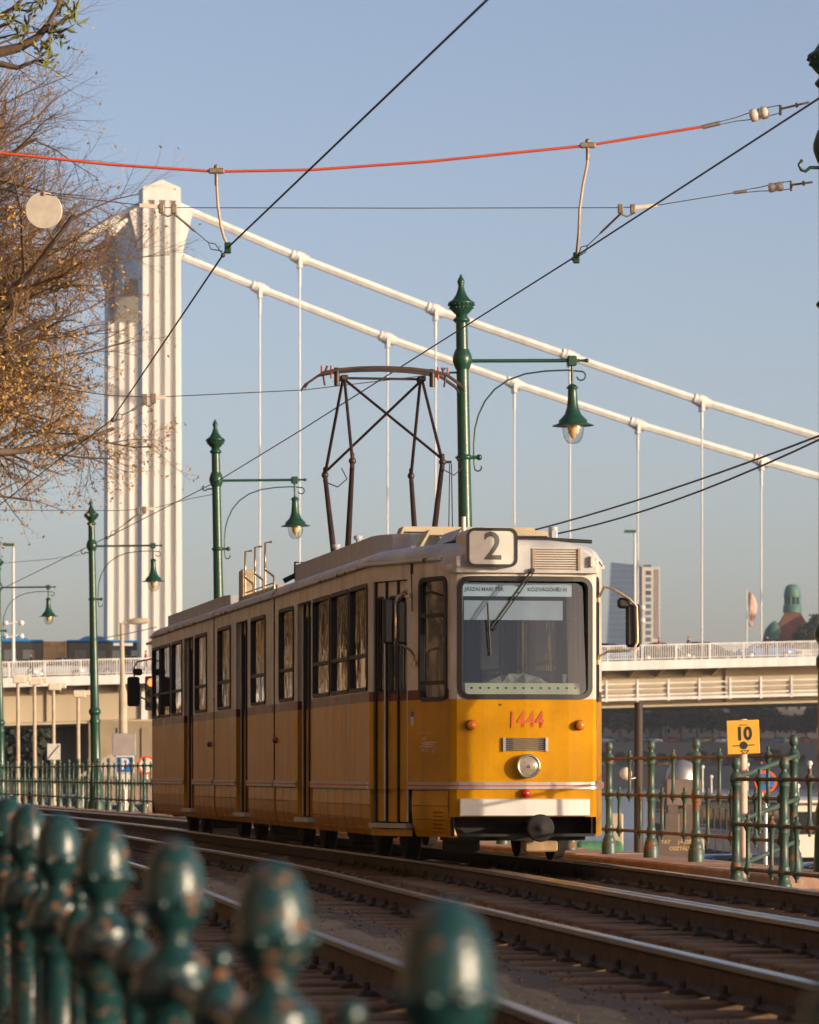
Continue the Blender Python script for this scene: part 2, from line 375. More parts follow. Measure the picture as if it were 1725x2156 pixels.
# ------------------------------------------------------------ track
prof_head = [(-.030, -.03), (-.029, -.005), (-.021, 0), (.021, 0), (.029, -.005), (.030, -.03)]
def rail(name, fn, d, z0, z1, parent, drop=0.0):
    head, web = MB(), MB(); hr_, wr_ = [], []
    z = z0
    while z <= z1 + 1e-6:
        c, t = offs(fn, z, d); nrm = Vector((t.y, -t.x, 0))
        hr_.append([tuple(c + nrm * a + Vector((0, 0, b - drop))) for a, b in prof_head])
        wr_.append([tuple(c + nrm * a + Vector((0, 0, b - drop))) for a, b in ((-.033, -.03), (.033, -.03), (.009, -.045), (.009, -.13), (.062, -.148), (.062, -.158), (-.062, -.158), (-.062, -.148), (-.009, -.13), (-.009, -.045))])
        z += .8 if z < 60 else 2.5
    head.loft(hr_, smooth=False); web.loft(wr_, smooth=False)
    o = web.build(name, M['rail_rust'], parent); h_ = head.build('rail_head', M['steel'], o)
    return o
sl_mb = MB(); sl_mb.cbox(-1.2, 1.2, -.115, .115, -.15, 0, .012); sl_me = sl_mb.mesh('sleeper', M['wood'])
ch = MB()
for s_ in (-1, 1):
    ch.cbox(s_*.085 - .04, s_*.085 + .04, -.07, .07, 0, .026, .008); ch.lathe([(.017, .02), (.017, .06), (.012, .065)], 6, (s_ * .085, 0, 0))
ch.box(-.13, .13, -.085, .085, -.004, .012)
ch_me = ch.mesh('rail_fastening', M['rail_rust'])
for fn, nm, lab, za, zb in ((X1, 'tram_track', 'curving tram track under the yellow tram, beside the quay kerb', 9, 190), (X2, 'tram_track', 'empty tram track between the yellow tram and the chipped green fence', 6, 190)):
    tr = empty(nm, (fn(20), 20, ZG)); tag(tr, lab, 'track'); tr.matrix_parent_inverse = Matrix(); bpy.context.view_layer.update()
    off = tr.location.copy()
    def under(o): o.location = o.location - off; return o
    under(rail('rail', fn, -.7175, za, zb, tr)); under(rail('rail', fn, .7175, za, zb, tr))
    if fn is X1: under(rail('check_rail', fn, -.55, za, 37.6, tr, .012))
    z = za + .3
    while z < 78:
        c, t = offs(fn, z, 0); a = math.atan2(t.y, t.x) - math.pi/2 + rnd.uniform(-.02, .02)
        o = link('sleeper', sl_me, tr); o.location = c + Vector((rnd.uniform(-.05, .05), 0, -.160 + rnd.uniform(-.008, .004))) - off; o.rotation_euler = (0, 0, a)
        if z < 45:
            for s_ in (-1, 1):
                q, _ = offs(fn, z, s_ * .7175); f_ = link('fastening', ch_me, o); f_.location = (s_ * .7175, 0, .0)
        z += .66
# packed soil between the rails of the near track and between the tracks
for fn, d0, d1, zz, hgt in ((X2, -.56, .30, -.172, .032), (X2, .98, 1.50, -.262, .05)):
    rows = []
    z = 6
    while z < 90:
        row = []
        for k in range(9):
            d = d0 + (d1 - d0) * k / 8 + .05 * math.sin(z * 2.1 + k * 1.7) * (k in (0, 8)); c, t = offs(fn, z, d)
            row.append(tuple(c + Vector((0, 0, zz + hgt * math.sin(math.pi * k / 8) ** .5 + .012 * math.sin(z * 3.1 + k) * math.cos(z * 1.3 - k * 2)))))
        rows.append(row); z += .5
    sheet('soil_strip', rows, M['soil'])
# ballast stones (nobody could count them)
def stones(name, n, fn, d0, d1, za, zb, s0, s1, mat, zb_=ZG):
    g = np.random.default_rng(3 + n)
    base = np.array([[1,0,0],[-1,0,0],[0,1,0],[0,-1,0],[0,0,1],[0,0,-1]], float)
    tri = np.array([[0,2,4],[2,1,4],[1,3,4],[3,0,4],[2,0,5],[1,2,5],[3,1,5],[0,3,5]])
    q = g.random(n); Zs = za * (zb / za) ** q; D = g.uniform(d0, d1, n); S = g.uniform(s0, s1, n)
    zt = np.linspace(za - 1, zb + 1, 200); xt = np.array([fn(k) for k in zt]); X = np.interp(Zs, zt, xt) + D
    V = base[None] * g.uniform(.55, 1.2, (n, 6, 1)) + g.uniform(-.25, .25, (n, 6, 3)); V[:, :, 2] *= .75
    a = g.uniform(0, 6.28, n); c, s = np.cos(a)[:, None], np.sin(a)[:, None]
    V = np.stack([V[:, :, 0]*c - V[:, :, 1]*s, V[:, :, 0]*s + V[:, :, 1]*c, V[:, :, 2]], 2) * S[:, None, None]
    V += np.stack([X, Zs, zb_ + S * .25 + g.uniform(-.01, .015, n)], 1)[:, None, :]
    Fc = (tri[None] + (np.arange(n) * 6)[:, None, None]).reshape(-1, 3)
    me = np_mesh(name, V.reshape(-1, 3), Fc, mat); return tag(link(name, me), kind='stuff')
def np_mesh(name, V, Fc, mat, smooth=False):
    me = bpy.data.meshes.new(name); k = Fc.shape[1]
    me.vertices.add(len(V)); me.vertices.foreach_set('co', np.ascontiguousarray(V, dtype=np.float32).ravel())
    me.loops.add(Fc.size); me.loops.foreach_set('vertex_index', np.ascontiguousarray(Fc, dtype=np.int32).ravel())
    me.polygons.add(len(Fc)); me.polygons.foreach_set('loop_start', np.arange(0, Fc.size, k, dtype=np.int32))
    me.polygons.foreach_set('use_smooth', np.full(len(Fc), smooth)); me.update(calc_edges=True); me.materials.append(mat)
    return me
tag(stones('ballast_stones', 60000, X1, -5.2, 1.65, 11, 62, .016, .055, M['stone_bit']), 'dark coarse ballast stones lying round the rails and sleepers', 'gravel')
tag(stones('loose_chippings', 2200, X2, -.55, .32, 11, 50, .004, .013, M['stone_bit'], -.146), 'small brown chippings scattered over the packed soil of the near track', 'gravel')
# dry grass and weeds: by the left kerb and tufts between the tracks
def grass(name, lab, spots, mat, hmin, hmax):
    V, Fc = [], []; g = random.Random(5)
    for (x, y, zz, n, sp) in spots:
        for _ in range(n):
            px_, py_ = x + g.gauss(0, sp), y + g.gauss(0, sp); h = g.uniform(hmin, hmax); a = g.uniform(0, 6.28); l = h * g.uniform(.1, .6); wd = .006
            i = len(V); b = g.uniform(0, 6.28)
            V += [(px_ - wd*math.cos(a), py_ - wd*math.sin(a), zz), (px_ + wd*math.cos(a), py_ + wd*math.sin(a), zz), (px_ + l*math.cos(b), py_ + l*math.sin(b), zz + h)]
            Fc.append((i, i+1, i+2))
    return tag(link(name, np_mesh(name, np.array(V), np.array(Fc), mat)), lab, 'grass', kind='stuff')
M['grass'] = pm('dry_grass', (.20, .17, .035), .8, var=.4, scale=2)
M['weed'] = pm('weed', (.10, .13, .03), .8, var=.4, scale=5)
g1 = []
z = 60
while z < 135:
    c, t = offs(XF, z, -.62); g1.append((c.x, c.y, ZG, 34, .14)); z += .35
grass('kerb_grass', 'yellowing grass growing along the far kerb below the quay fence', g1, M['grass'], .06, .24)
g2 = []
for _ in range(16):
    z = rnd.uniform(27, 50); c, t = offs(X1, z, rnd.choice((-1.45, -1.3, -1.9))); g2.append((c.x, c.y, ZG, rnd.randint(2, 6), .05))
grass('track_weeds', 'sparse weeds growing in the ballast between the two tracks', g2, M['weed'], .04, .14)
# ------------------------------------------------------------ suspension bridge
BA = R(11); BO = Vector((-17.6, 295, 0)); bU = Vector((math.cos(BA), math.sin(BA), 0)); bV = Vector((-math.sin(BA), math.cos(BA), 0))
def solve_uz(x, y, v):                       # where the plane v of the bridge is seen at (x, y)
    k = (x - CXP) / FPX; o = BO + bV * v
    u = (k * o.y - o.x) / (bU.x - k * bU.y); Z = o.y + u * bU.y
    return u, EYE + (HOR - y) / FPX * Z
def ztop(u): return 7.36 + .0333 * (u + 12) - .00004 * (u + 12) ** 2 * (u > -12)
br = empty('suspension_bridge', BO + Vector((0, 0, QZ)), BA); tag(br, 'white suspension bridge with fluted tower and cream girder over the river', 'bridge')
def bp(u, v, z): return (u, v, z - QZ)
# tower legs with three sunken flutes on each broad face
def leg(v0):
    mb = MB(); hw0, hw1, dp = 1.48, 1.33, 1.2; zt = 41.9
    def ring(z, flut):
        t = (z - QZ) / 45; hw = hw0 + (hw1 - hw0) * t; p = []
        for sgn in (-1, 1):                    # front face then back face
            row = [(-hw, -dp)]
            for c in (-.74, 0, .74):
                c *= hw / 1.33
                for a, b in ((-.23, 0), (-.17, .34), (.17, .34), (.23, 0)): row.append((c + a, -dp + (b if flut else 0)))
            row.append((hw, -dp))
            p += row if sgn < 0 else [(-a, -b) for a, b in row]
        return [bp(a, v0 + b, z) for a, b in p]
    mb.loft([ring(QZ, True), ring(zt - .9, True)], smooth=False)
    mb.loft([ring(zt - .895, False), ring(zt, False)], smooth=False)
    hw = hw1 + .02
    mb.prism([(-hw, zt), (hw, zt), (0, zt + .55)], lambda a, b, d: bp(a, v0 + d, b), -dp - .02, dp + .02)
    return mb.build('tower_leg', M['bridge_white'], br)
leg(0); leg(20)
mb = MB()   # portal beam between the legs, arched below
poly = [(.9, 41.0), (19.1, 41.0), (19.1, 34.4), (17.5, 35.0), (15, 36.2), (10, 36.8), (5, 36.2), (2.5, 35.0), (.9, 34.4)]
mb.prism(poly, lambda a, b, d: bp(d, a, b), -.95, .95); mb.build('portal_beam', M['bridge_white'], br)
for v in (0, 20):
    mb = MB(); mb.prism([(1.25, 40.8), (2.25, 40.2), (1.2, 36.2), (-1.2, 36.2), (-2.25, 40.2), (-1.25, 40.8)], lambda a, b, d: bp(a, v + d, b), -.85, .85); mb.build('saddle_housing', M['bridge_white'], br)
# main cables, clamps, hangers
near = [(405, 447), (631, 543), (917, 653), (1200, 750), (1478, 845), (1725, 920)]
far = [(385, 541), (547, 607), (816, 712), (1083, 807), (1343, 893), (1603, 970), (1725, 1003)]
hz = {0: [(631, 543), (917, 653), (1200, 750), (1478, 845)], 20: [(547, 607), (816, 712), (1083, 807), (1343, 893), (1603, 970)]}
hex_prof = lambda r: [(r * math.cos(R(60*k)), r * math.sin(R(60*k))) for k in range(6)]
for v, pts in ((0, near), (20, far)):
    L = [solve_uz(x, y, v) for x, y in pts]; zend = L[-1]
    pl = [(1.4, L[0][1] + (L[0][0] - 1.4) * .42)] + L
    for k in range(1, 9): pl.append((zend[0] + k * 5, zend[1] - k * 5 * (.285 - .006 * k)))
    mb = MB(); rr = []
    for i, (u, z) in enumerate(pl):
        a, b = pl[max(i-1, 0)], pl[min(i+1, len(pl)-1)]; t = Vector((b[0]-a[0], 0, b[1]-a[1])).normalized(); n_ = Vector((-t.z, 0, t.x))
        rr.append([tuple(Vector(bp(u, v, z)) + n_ * q + Vector((0, p, 0))) for p, q in hex_prof(.30)])
    mb.loft(rr, smooth=False); mb.build('main_cable', M['bridge_white'], br)
    bs_ = MB(); r2 = []
    bs_.tube([bp(u, v, z) for u, z in ((-1.3, L[0][1] + .4), (-12, L[0][1] - 5.6), (-30, L[0][1] - 16.5), (-62, 7))], .30, 10); bs_.build('backstay_cable', M['bridge_white'], br)
    hl = [solve_uz(x, y, v) for x, y in hz[v]]; st = (hl[-1][0] - hl[0][0]) / (len(hl) - 1)
    hl += [(hl[-1][0] + st * k, hl[-1][1] - .285 * st * k) for k in (1, 2)]
    for i, (u, z) in enumerate(hl):
        t = Vector((1, 0, -.36)).normalized()
        mb = MB(); c = Vector(bp(u, v, z))
        mb.tube([c - t * .62, c - t * .30], .40, 8); mb.tube([c - t * .30, c + t * .30], .46, 8); mb.tube([c + t * .30, c + t * .62], .40, 8)
        cl = mb.build('cable_clamp', M['bridge_white'], br)
        mb = MB(); mb.box(u - .12, u + .12, v - .50, v + .50, z - QZ - .75, z - QZ + .1); mb.build('clamp_bracket', M['bridge_white'], cl)
        mb = MB(); zb = ztop(u) - .3
        mb.tube([bp(u, v - .05, z - .7), bp(u, v - .05, z - 2.0)], .105, 8); mb.tube([bp(u, v - .05, z - 1.9), bp(u, v - .05, zb)], .062, 8)
        mb.build('hanger', M['bridge_white'], br)
# deck and girder
US = [-90 + 4 * k for k in range(46)]
def strip(name, pr, mat, us=US, parent=br):
    mb = MB(); mb.loft([[bp(u, a, ztop(u) + b) for a, b in pr] for u in us], smooth=False); return mb.build(name, mat, parent)
strip('deck', [(-3.9, -.06), (23.9, -.06), (23.9, -.5), (-3.9, -.5)], M['asphalt'])
fx = strip('fascia', [(-4.0, 0), (-4.0, -.66), (-3.7, -.66), (-3.7, 0)], M['bridge_white'])
strip('fascia', [(24.0, 0), (24.0, -.66), (23.7, -.66), (23.7, 0)], M['bridge_white'])
strip('box_girder', [(-.9, -.52), (-.9, -3.1), (.2, -3.4), (19.8, -3.4), (20.9, -3.1), (20.9, -.52)], M['girder'])
strip('bottom_flange', [(-1.5, -3.14), (-1.5, -3.3), (.1, -3.42), (.1, -3.16)], M['girder'])
# cantilever brackets under the footway, web stiffeners
for k in range(40):
    u = -40 + 2.05 * k
    mb = MB(); mb.prism([(-3.6, -.52), (-.92, -.52), (-.92, -1.15)], lambda a, b, d: bp(u + d, a, ztop(u) + b), -.06, .06); mb.build('cantilever_bracket', M['girder'], br)
for u in (-35, -23.6, -8, 4, 17.5, 29.4, 41, 53):
    mb = MB(); mb.box(u - .1, u + .1, -1.1, -.86, ztop(u) - 3.1 - QZ, ztop(u) - .54 - QZ); mb.build('web_stiffener', M['girder'], br)
# railing of the footway: posts singly, thin bars together
def railbar(name, v, z, r, us=US): 
    mb = MB(); mb.loft([[bp(u, v + a, ztop(u) + z + b) for a, b in ((-r, -r), (r, -r), (r, r), (-r, r))] for u in us], smooth=False); return mb.build(name, M['bridge_white'], br)
for v in (-3.85, 23.85):
    railbar('hand_rail', v, 1.08, .045); railbar('bottom_rail', v, .12, .03)
    mb = MB(); u = -36.0
    while u < 64:
        mb.box(u - .030, u + .030, v - .02, v + .02, ztop(u) + .10 - QZ, ztop(u) + 1.06 - QZ); u += .165
    o = mb.build('railing_bars', M['bridge_white'], br); o['kind'] = 'stuff'
    for k in range(40):
        u = -36 + 2.5 * k; mb = MB(); mb.box(u - .045, u + .045, v - .05, v + .05, ztop(u) - QZ, ztop(u) + 1.07 - QZ); mb.build('railing_post', M['bridge_white'], br)
# inspection walkway along the girder on the river side of the tower
us2 = [u for u in US if u >= 2]
us2 = [20.0] + [u for u in US if u > 20]
def wbar(name, v, z, h, wd=.05):
    mb = MB(); mb.loft([[bp(u, v + a, ztop(u) + z + b) for a, b in ((-wd, -h), (wd, -h), (wd, h), (-wd, h))] for u in us2], smooth=False); return mb.build(name, M['bridge_white'], br)
wbar('walkway_rail', -2.6, -1.62, .05); wbar('walkway_rail', -2.6, -2.0, .04); wbar('walkway_rail', -2.6, -2.42, .06); wbar('walkway_edge', -2.6, -2.72, .10, .12)
strip('walkway_floor', [(-2.6, -2.70), (-1.0, -2.70), (-1.0, -2.78), (-2.6, -2.78)], M['girder'], us2)
for k in range(18):
    u = 20.3 + 2.28 * k; mb = MB(); mb.box(u - .07, u + .07, -2.74, -2.5, ztop(u) - 2.9 - QZ, ztop(u) - 1.35 - QZ); mb.build('walkway_post', M['bridge_white'], br)
# pier under the near bank
mb = MB(); mb.box(-5.2, 3.4, -1.6, 22, 0, ztop(0) - 3.3 - QZ)
for k in range(5): mb.box(-4.9 + 1.7 * k, -4.9 + 1.7 * k + .5, -1.72, -1.6, .3, ztop(0) - 3.8 - QZ)
mb.build('pier', pm('pier_stone', (.26, .20, .135), .85, var=.2, scale=.5), br)
def on_deck(x, v, dz=-.06):                  # point of the deck seen at column x
    u, _ = solve_uz(x, 1400, v); return BO + bU * u + bV * v + Vector((0, 0, ztop(u) + dz)), u
# light mast of the bridge and flag
def mast(x, ytop, lab, r=.11, v=-2.9):
    p, u = on_deck(x, v); h = EYE + (HOR - ytop) / FPX * p.y - p.z
    t = tag(empty('light_mast', p, BA), lab, 'lamp post', 'white light masts on the bridge')
    mb = MB(); mb.tube([(0, 0, 0), (0, 0, h * .5), (0, 0, h)], [r * 1.25, r, r * .7], 10); mb.build('pole', M['bridge_white'], t)
    mb = MB(); mb.box(-.75, .05, -.14, .14, h, h + .2); mb.build('lamp_head', M['pole_green'], t)
    for k in (.42, .32):
        mb = MB(); mb.tube([(-.5, -.1, h*k - .1), (.5, -.1, h*k + .1)], .05, 6); mb.ball((-.55, -.1, h*k), .2); mb.ball((.55, -.1, h*k), .2); mb.build('floodlight', M['bridge_white'], t)
mast(1337, 1122, 'white light mast on the bridge in front of the distant glass tower')
mast(28, 1150, 'white light mast on the bridge beside the blue bus')
p, u = on_deck(1573, 23); h = EYE + (HOR - 1240) / FPX * p.y - p.z
fl = tag(empty('flagpole', p, BA), 'thin white pole with a limp red and white flag on the bridge', 'flag')
mb = MB(); mb.tube([(0, 0, 0), (0, 0, h)], [.06, .035], 8); mb.build('pole', M['bridge_white'], fl)
mb = MB(); M['flag'] = pm('flag_cloth', (.62, .42, .36), .8, var=.5, scale=1.2)
rr = []
for i in range(9):
    z = h - .2 - i * .33; a = .30 * math.sin(i * .5) + .28 + .03 * i
    rr.append([(.04 + a * q + .1, .10 * math.sin(q * 9 + i * .8), z - .12 * q) for q in (0, .3, .6, 1)])
n4 = 4; mb.add([p_ for r_ in rr for p_ in r_], [(i*n4+k, i*n4+k+1, (i+1)*n4+k+1, (i+1)*n4+k) for i in range(8) for k in range(3)], True)
o = mb.build('flag_cloth', M['flag'], fl); sd = o.modifiers.new('t', 'SOLIDIFY'); sd.thickness = .02
# ------------------------------------------------------------ the tram
TA = math.atan(.1587)
tram = empty('tram', (1.08, 38.70, 0), TA)
tag(tram, 'yellow and white articulated tram on the track beside the quay fence', 'tram')
HL, HR = 1.215, 1.06
YEL, BRN, WHT = (.53, .245, .002), (.15, .036, .020), (.66, .60, .51)
M['tram_side'] = livery('tram_side_paint', [(0, YEL), (1.51, BRN), (1.60, WHT)], .20, .55, .26)
M['tram_front'] = livery('tram_front_paint', [(0, YEL), (1.505, WHT)], .40, .16, .10)
M['gutter'] = worn('gutter_grime', (.55, .51, .45), (.07, .055, .042), .56, 4.5, .5)
M['tram_roof'] = pm('tram_roof_paint', (.50, .50, .50), .5, var=.22, scale=2.5, bump=.15, bscale=9)
M['roof_box'] = pm('roof_box_shade_grey', (.41, .42, .45), .5, var=.15, scale=2, stretch=(3, 3, .5))  # bluish shade of the unlit side put into the pale boxes' colour
M['gasket'] = pm('window_rubber', (.016, .016, .017), .5, var=.2)
M['wglass'] = glass('window_glass', (.15, .13, .11), 2.0, .10, .02, .30)
M['windscreen'] = glass('windscreen_glass', (.60, .73, .84), 3.0, .08, .01)
M['under'] = pm('underframe', (.012, .011, .010), .8, var=.5, scale=8)
M['cream'] = pm('interior_cream', (.60, .47, .25), .6, var=.1)
M['seat'] = pm('seat_brown', (.06, .035, .02), .6, var=.2)
M['dark_floor'] = pm('tram_floor', (.05, .045, .04), .8)
M['frame_cream'] = worn('cream_frame', (.44, .36, .24), (.28, .10, .03), .62, 6, .5)
M['number_red'] = pm('number_red', (.52, .085, .016), .5, var=.08)
M['print_grey'] = pm('print_grey', (.10, .10, .095), .6, var=.06)
M['plate_white'] = pm('plate_white', (.66, .64, .60), .55, var=.05, scale=6)
M['sign_white'] = pm('sign_face', (.62, .60, .54), .35, var=.08, scale=7)
M['amber'] = pm('amber_lens', (.80, .20, .01), .15, var=.1)
M['red_lens'] = pm('red_lens', (.65, .03, .01), .12, var=.1)
M['lens'] = glass('lamp_lens', (.9, .9, .88), 3, .12, .05)
left = lambda s, z, d: (-HL - d, s, z)
right = lambda s, z, d: (HR + d, s, z)
def plan_fn(pts):
    """surface standing on a plan line: u runs along it, 0 in its middle"""
    P = [Vector((a, b)) for a, b in pts]; L = [0]
    for a, b in zip(P, P[1:]): L.append(L[-1] + (b - a).length)
    tot = L[-1]; seg = [(b - a).normalized() for a, b in zip(P, P[1:])]; nr = []
    for i in range(len(P)):
        t = (seg[max(i-1, 0)] + seg[min(i, len(seg)-1)]).normalized(); nr.append(Vector((t.y, -t.x)))
    def fn(u, z, d):
        q = min(max(u + tot/2, 0), tot); i = min(max(k for k in range(len(L)) if L[k] <= q + 1e-9), len(P)-2); t = (q - L[i]) / (L[i+1] - L[i])
        p = P[i].lerp(P[i+1], t) + nr[i].lerp(nr[i+1], t) * d
        return (p.x, p.y, z)
    return fn, tot, [k - tot/2 for k in L]
FRONT = [(-.70, .15), (-.69, .085), (-.645, .04), (-.40, .008), (0, -.01), (.40, .008), (.635, .04), (.675, .085), (.685, .15)]
front, FT, FU = plan_fn(FRONT)
taper, TT, TU = plan_fn([(-HL, 1.70), (-.70, .15)])
taperR, TTR, TUR = plan_fn([(.685, .15), (HR, 1.70)])
tp = lambda t: (t - .5) * TT
GUT, TRIM, SK = 2.83, .715, .235

def window(fn, u0, u1, z0, z1, bar=1.97, mat=None, parent=tram, rad=.075, name='window', wd=.04):
    g = MB(); ring_uv(g, fn, u0 - .03, u1 + .03, z0 - .03, z1 + .03, rad, wd, -.03, .014)
    if bar: 
        vs = [fn(u, z, d) for d in (-.012, .010) for u, z in ((u0, bar - .017), (u1, bar - .017), (u1, bar + .017), (u0, bar + .017))]
        g.add(vs, [(4,5,6,7), (0,1,5,4), (3,2,6,7), (0,3,2,1)])
    o = g.build(name, M['gasket'], parent)
    p = MB(); plate_uv(p, fn, u0 - .005, u1 + .005, z0 - .005, z1 + .005, -.018, .04); p.build('pane', mat or M['wglass'], o)
    return o
def door(fn, u0, u1, z0, z1, depth, n=3, parent=tram):
    """folding door set back in its opening: leaves with slim windows, rubber edges, step"""
    g = MB()
    for a in [u0 + (u1-u0) * k / n for k in range(n + 1)]:
        w_ = .014; a = min(max(a, u0 + w_), u1 - w_)
        vs = [fn(b, z, d) for d in (-depth - .01, -depth + .02) for b, z in ((a - w_, z0), (a + w_, z0), (a + w_, z1), (a - w_, z1))]
        g.add(vs, [(4,5,6,7), (0,1,5,4), (3,2,6,7), (0,3,7,4), (1,2,6,5)])
    o = g.build('door', M['gasket'], parent)
    for k in range(n):
        a, b = u0 + (u1-u0)*k/n + .015, u0 + (u1-u0)*(k+1)/n - .015; m_ = (b - a) * .2
        q = MB(); wall_uv(q, lambda u, z, d: fn(u, z, d - depth), a, b, z0 + .01, z1 - .01, [(a + m_, b - m_, z0 + 1.24, z1 - .16)], .02)
        q.build('door_leaf', M['tram_side'], o)
        q = MB(); ring_uv(q, lambda u, z, d: fn(u, z, d - depth), a + m_ - .018, b - m_ + .018, z0 + 1.222, z1 - .142, .05, .024, -.01, .01); q.build('leaf_window_frame', M['gasket'], o)
        q = MB(); plate_uv(q, lambda u, z, d: fn(u, z, d - depth), a + m_, b - m_, z0 + 1.24, z1 - .16, -.012, .03); q.build('pane', M['wglass'], o)
    for a in (u0 + (u1-u0)/n, u0 + (u1-u0)*(n-.02)/n):
        q = MB(); q.tube([fn(a, z0 + .02, -depth + .03), fn(a, z1 - .02, -depth + .03)], .010, 6); q.build('hinge_rod', M['alu'], o)
    q = MB(); e = .03
    vs = [fn(b, z, d) for d in (-depth - .05, .035) for b, z in ((u0 - e, z0 - .05), (u1 + e, z0 - .05), (u1 + e, z0 - .005), (u0 - e, z0 - .005))]
    q.add(vs, [(4,5,6,7), (0,1,5,4), (3,2,6,7), (0,3,7,4), (1,2,6,5)]); q.build('step', M['alu'], o)
    return o
def skirt(fn, segs, parent=tram):
    """skirt flaps below the trim, each leaning in a little at its foot"""
    for a, b in segs:
        n = max(1, round((b - a) / .62))
        for k in range(n):
            u0, u1 = a + (b-a)*k/n + .008, a + (b-a)*(k+1)/n - .008
            mb = MB(); zz = [TRIM - .035, .53, .40, .31, SK]; dd = [-.012, -.006, -.012, -.03, -.06]
            for (z1, z0, d1, d0) in zip(zz, zz[1:], dd, dd[1:]):
                mb.add([fn(u0, z0, d0), fn(u1, z0, d0), fn(u1, z1 - .012, d1), fn(u0, z1 - .012, d1)], [(0,1,2,3)])
                mb.add([fn(u0, z1 - .012, d1), fn(u1, z1 - .012, d1), fn(u1, z1, d1 - .012), fn(u0, z1, d1 - .012)], [(0,1,2,3)])
            for u in (u0, u1): mb.add([fn(u, z, d) for z, d in zip(zz, dd)] + [fn(u, z, d - .05) for z, d in reversed(list(zip(zz, dd)))], [tuple(range(10))])
            mb.build('skirt_flap', M['tram_side'], parent)
def trim(fn, u0, u1, nu=1, parent=tram):
    for nm, za, zb, d, mt in (('trim_rail', TRIM - .032, TRIM + .032, .020, M['alu']), ('trim_stripe', TRIM - .007, TRIM + .007, .024, M['number_red'])):
        mb = MB()
        for k in range(nu):
            a, b = u0 + (u1-u0)*k/nu, u0 + (u1-u0)*(k+1)/nu
            vs = [fn(u, z, q) for q in (-.01, d) for u, z in ((a, za), (b, za), (b, zb), (a, zb))]
            mb.add(vs, [(4,5,6,7), (0,1,5,4), (3,2,6,7), (0,3,7,4), (1,2,6,5)])
        mb.build(nm, mt, parent)
SEC = [  # section: start, end, windows, doors
    (1.70, 8.94, [(1.82, 2.95), (3.08, 4.28), (4.42, 5.66), (7.30, 8.50)], [(5.86, 6.98)]),
    (9.06, 15.10, [(9.82, 11.13), (13.32, 14.66)], [(11.55, 12.72)]),
    (15.22, 23.40, [(16.02, 17.38), (19.12, 20.45), (20.72, 22.04), (22.24, 23.28)], [(17.66, 18.86)])]
WZ0, WZ1, DZ0, DZ1 = 1.65, 2.63, .36, 2.66
for a, b, wins, doors in SEC:
    holes = [(p, q, WZ0, WZ1) for p, q in wins] + [(p, q, TRIM - .04, DZ1) for p, q in doors]
    mb = MB(); wall_uv(mb, left, a, b, TRIM - .04, GUT, holes, .04); mb.build('side_wall', M['tram_side'], tram)
    for p, q in wins: window(left, p, q, WZ0, WZ1)
    for p, q in doors:
        door(left, p, q, DZ0, DZ1, .09)
        mb = MB(); mb.add([left(p - .02, SK, -.05), left(q + .02, SK, -.05), left(q + .02, .31, -.03), left(p - .02, .31, -.03), left(p - .02, SK, -.10), left(q + .02, SK, -.10), left(q + .02, .31, -.10), left(p - .02, .31, -.10)], [(0,1,2,3), (7,6,5,4), (3,2,6,7), (0,4,5,1), (0,3,7,4), (1,5,6,2)]); mb.build('skirt_flap', M['tram_side'], tram)
        for u in (p, q):   # cheeks of the recess
            mb = MB(); mb.add([left(u, .32, 0), left(u, .32, -.11), left(u, DZ1, -.11), left(u, DZ1, 0)], [(0,1,2,3)]); mb.build('door_cheek', M['tram_side'], tram)
        mb = MB(); mb.add([left(p, DZ1, 0), left(q, DZ1, 0), left(q, DZ1, -.16), left(p, DZ1, -.16)], [(0,1,2,3)]); mb.build('door_head', M['tram_side'], tram)
    cuts = [a] + [k for d_ in doors for k in d_] + [b]
    sg = [(cuts[i] + .02, cuts[i+1] - .02) for i in range(0, len(cuts), 2)]
    skirt(left, sg)
    for p, q in sg: trim(left, p + .01, q - .01)
    # river side: windows only
    n = int((b - a) / 1.5); rw = [(a + .25 + k * (b-a-.5)/n + .08, a + .25 + (k+1) * (b-a-.5)/n - .08) for k in range(n)]
    mb = MB(); wall_uv(mb, right, a, b, SK, GUT, [(p, q, WZ0, WZ1) for p, q in rw], .04); mb.build('side_wall', M['tram_side'], tram)
    for p, q in rw: window(right, p, q, WZ0, WZ1)
    trim(right, a + .02, b - .02)
    for k, u in enumerate(((a + .5),)):    # side marker lamp
        pass
for u, zz in ((8.78, 1.20), (15.55, 1.20)):
    mb = MB(); mb.lathe([(.035, 0), (.035, .03), (.026, .045), (.001, .05)], 12, left(u, zz, 0), axis=(-1, 0, 0)); mb.build('side_marker_lamp', pm('marker_lens', (.20, .035, .015), .3), tram)
# bellows between the sections
for y in (9.0, 15.16):
    mb = MB(); mb.box(-HL + .07, HR - .07, y - .075, y + .075, .42, 2.86); mb.build('bellows', M['black'], tram)
# nose: left taper with front door and cab window, front, right taper
dr = (tp(.05), tp(.49)); cw = (tp(.655), tp(.965))
CW0, CW1 = 1.53, 2.63
mb = MB(); wall_uv(mb, taper, tp(0), tp(1), TRIM - .04, GUT, [(*dr, TRIM - .04, DZ1), (*cw, CW0, CW1)], .04); mb.build('nose_side', M['tram_side'], tram)
door(taper, dr[0], dr[1], DZ0, DZ1, .035)
window(taper, cw[0], cw[1], CW0, CW1, bar=2.30, rad=.09, name='cab_side_window')
mb = MB(); vs = [taper(u, z, d) for d in (-.012, .010) for u, z in ((cw[0], 1.655), (cw[1], 1.655), (cw[1], 1.69), (cw[0], 1.69))]
mb.add(vs, [(4,5,6,7), (0,1,5,4), (3,2,6,7)]); mb.build('cab_window_bar', M['gasket'], tram)
skirt(taper, [(tp(.53), tp(.985))]); trim(taper, tp(.52), tp(1))
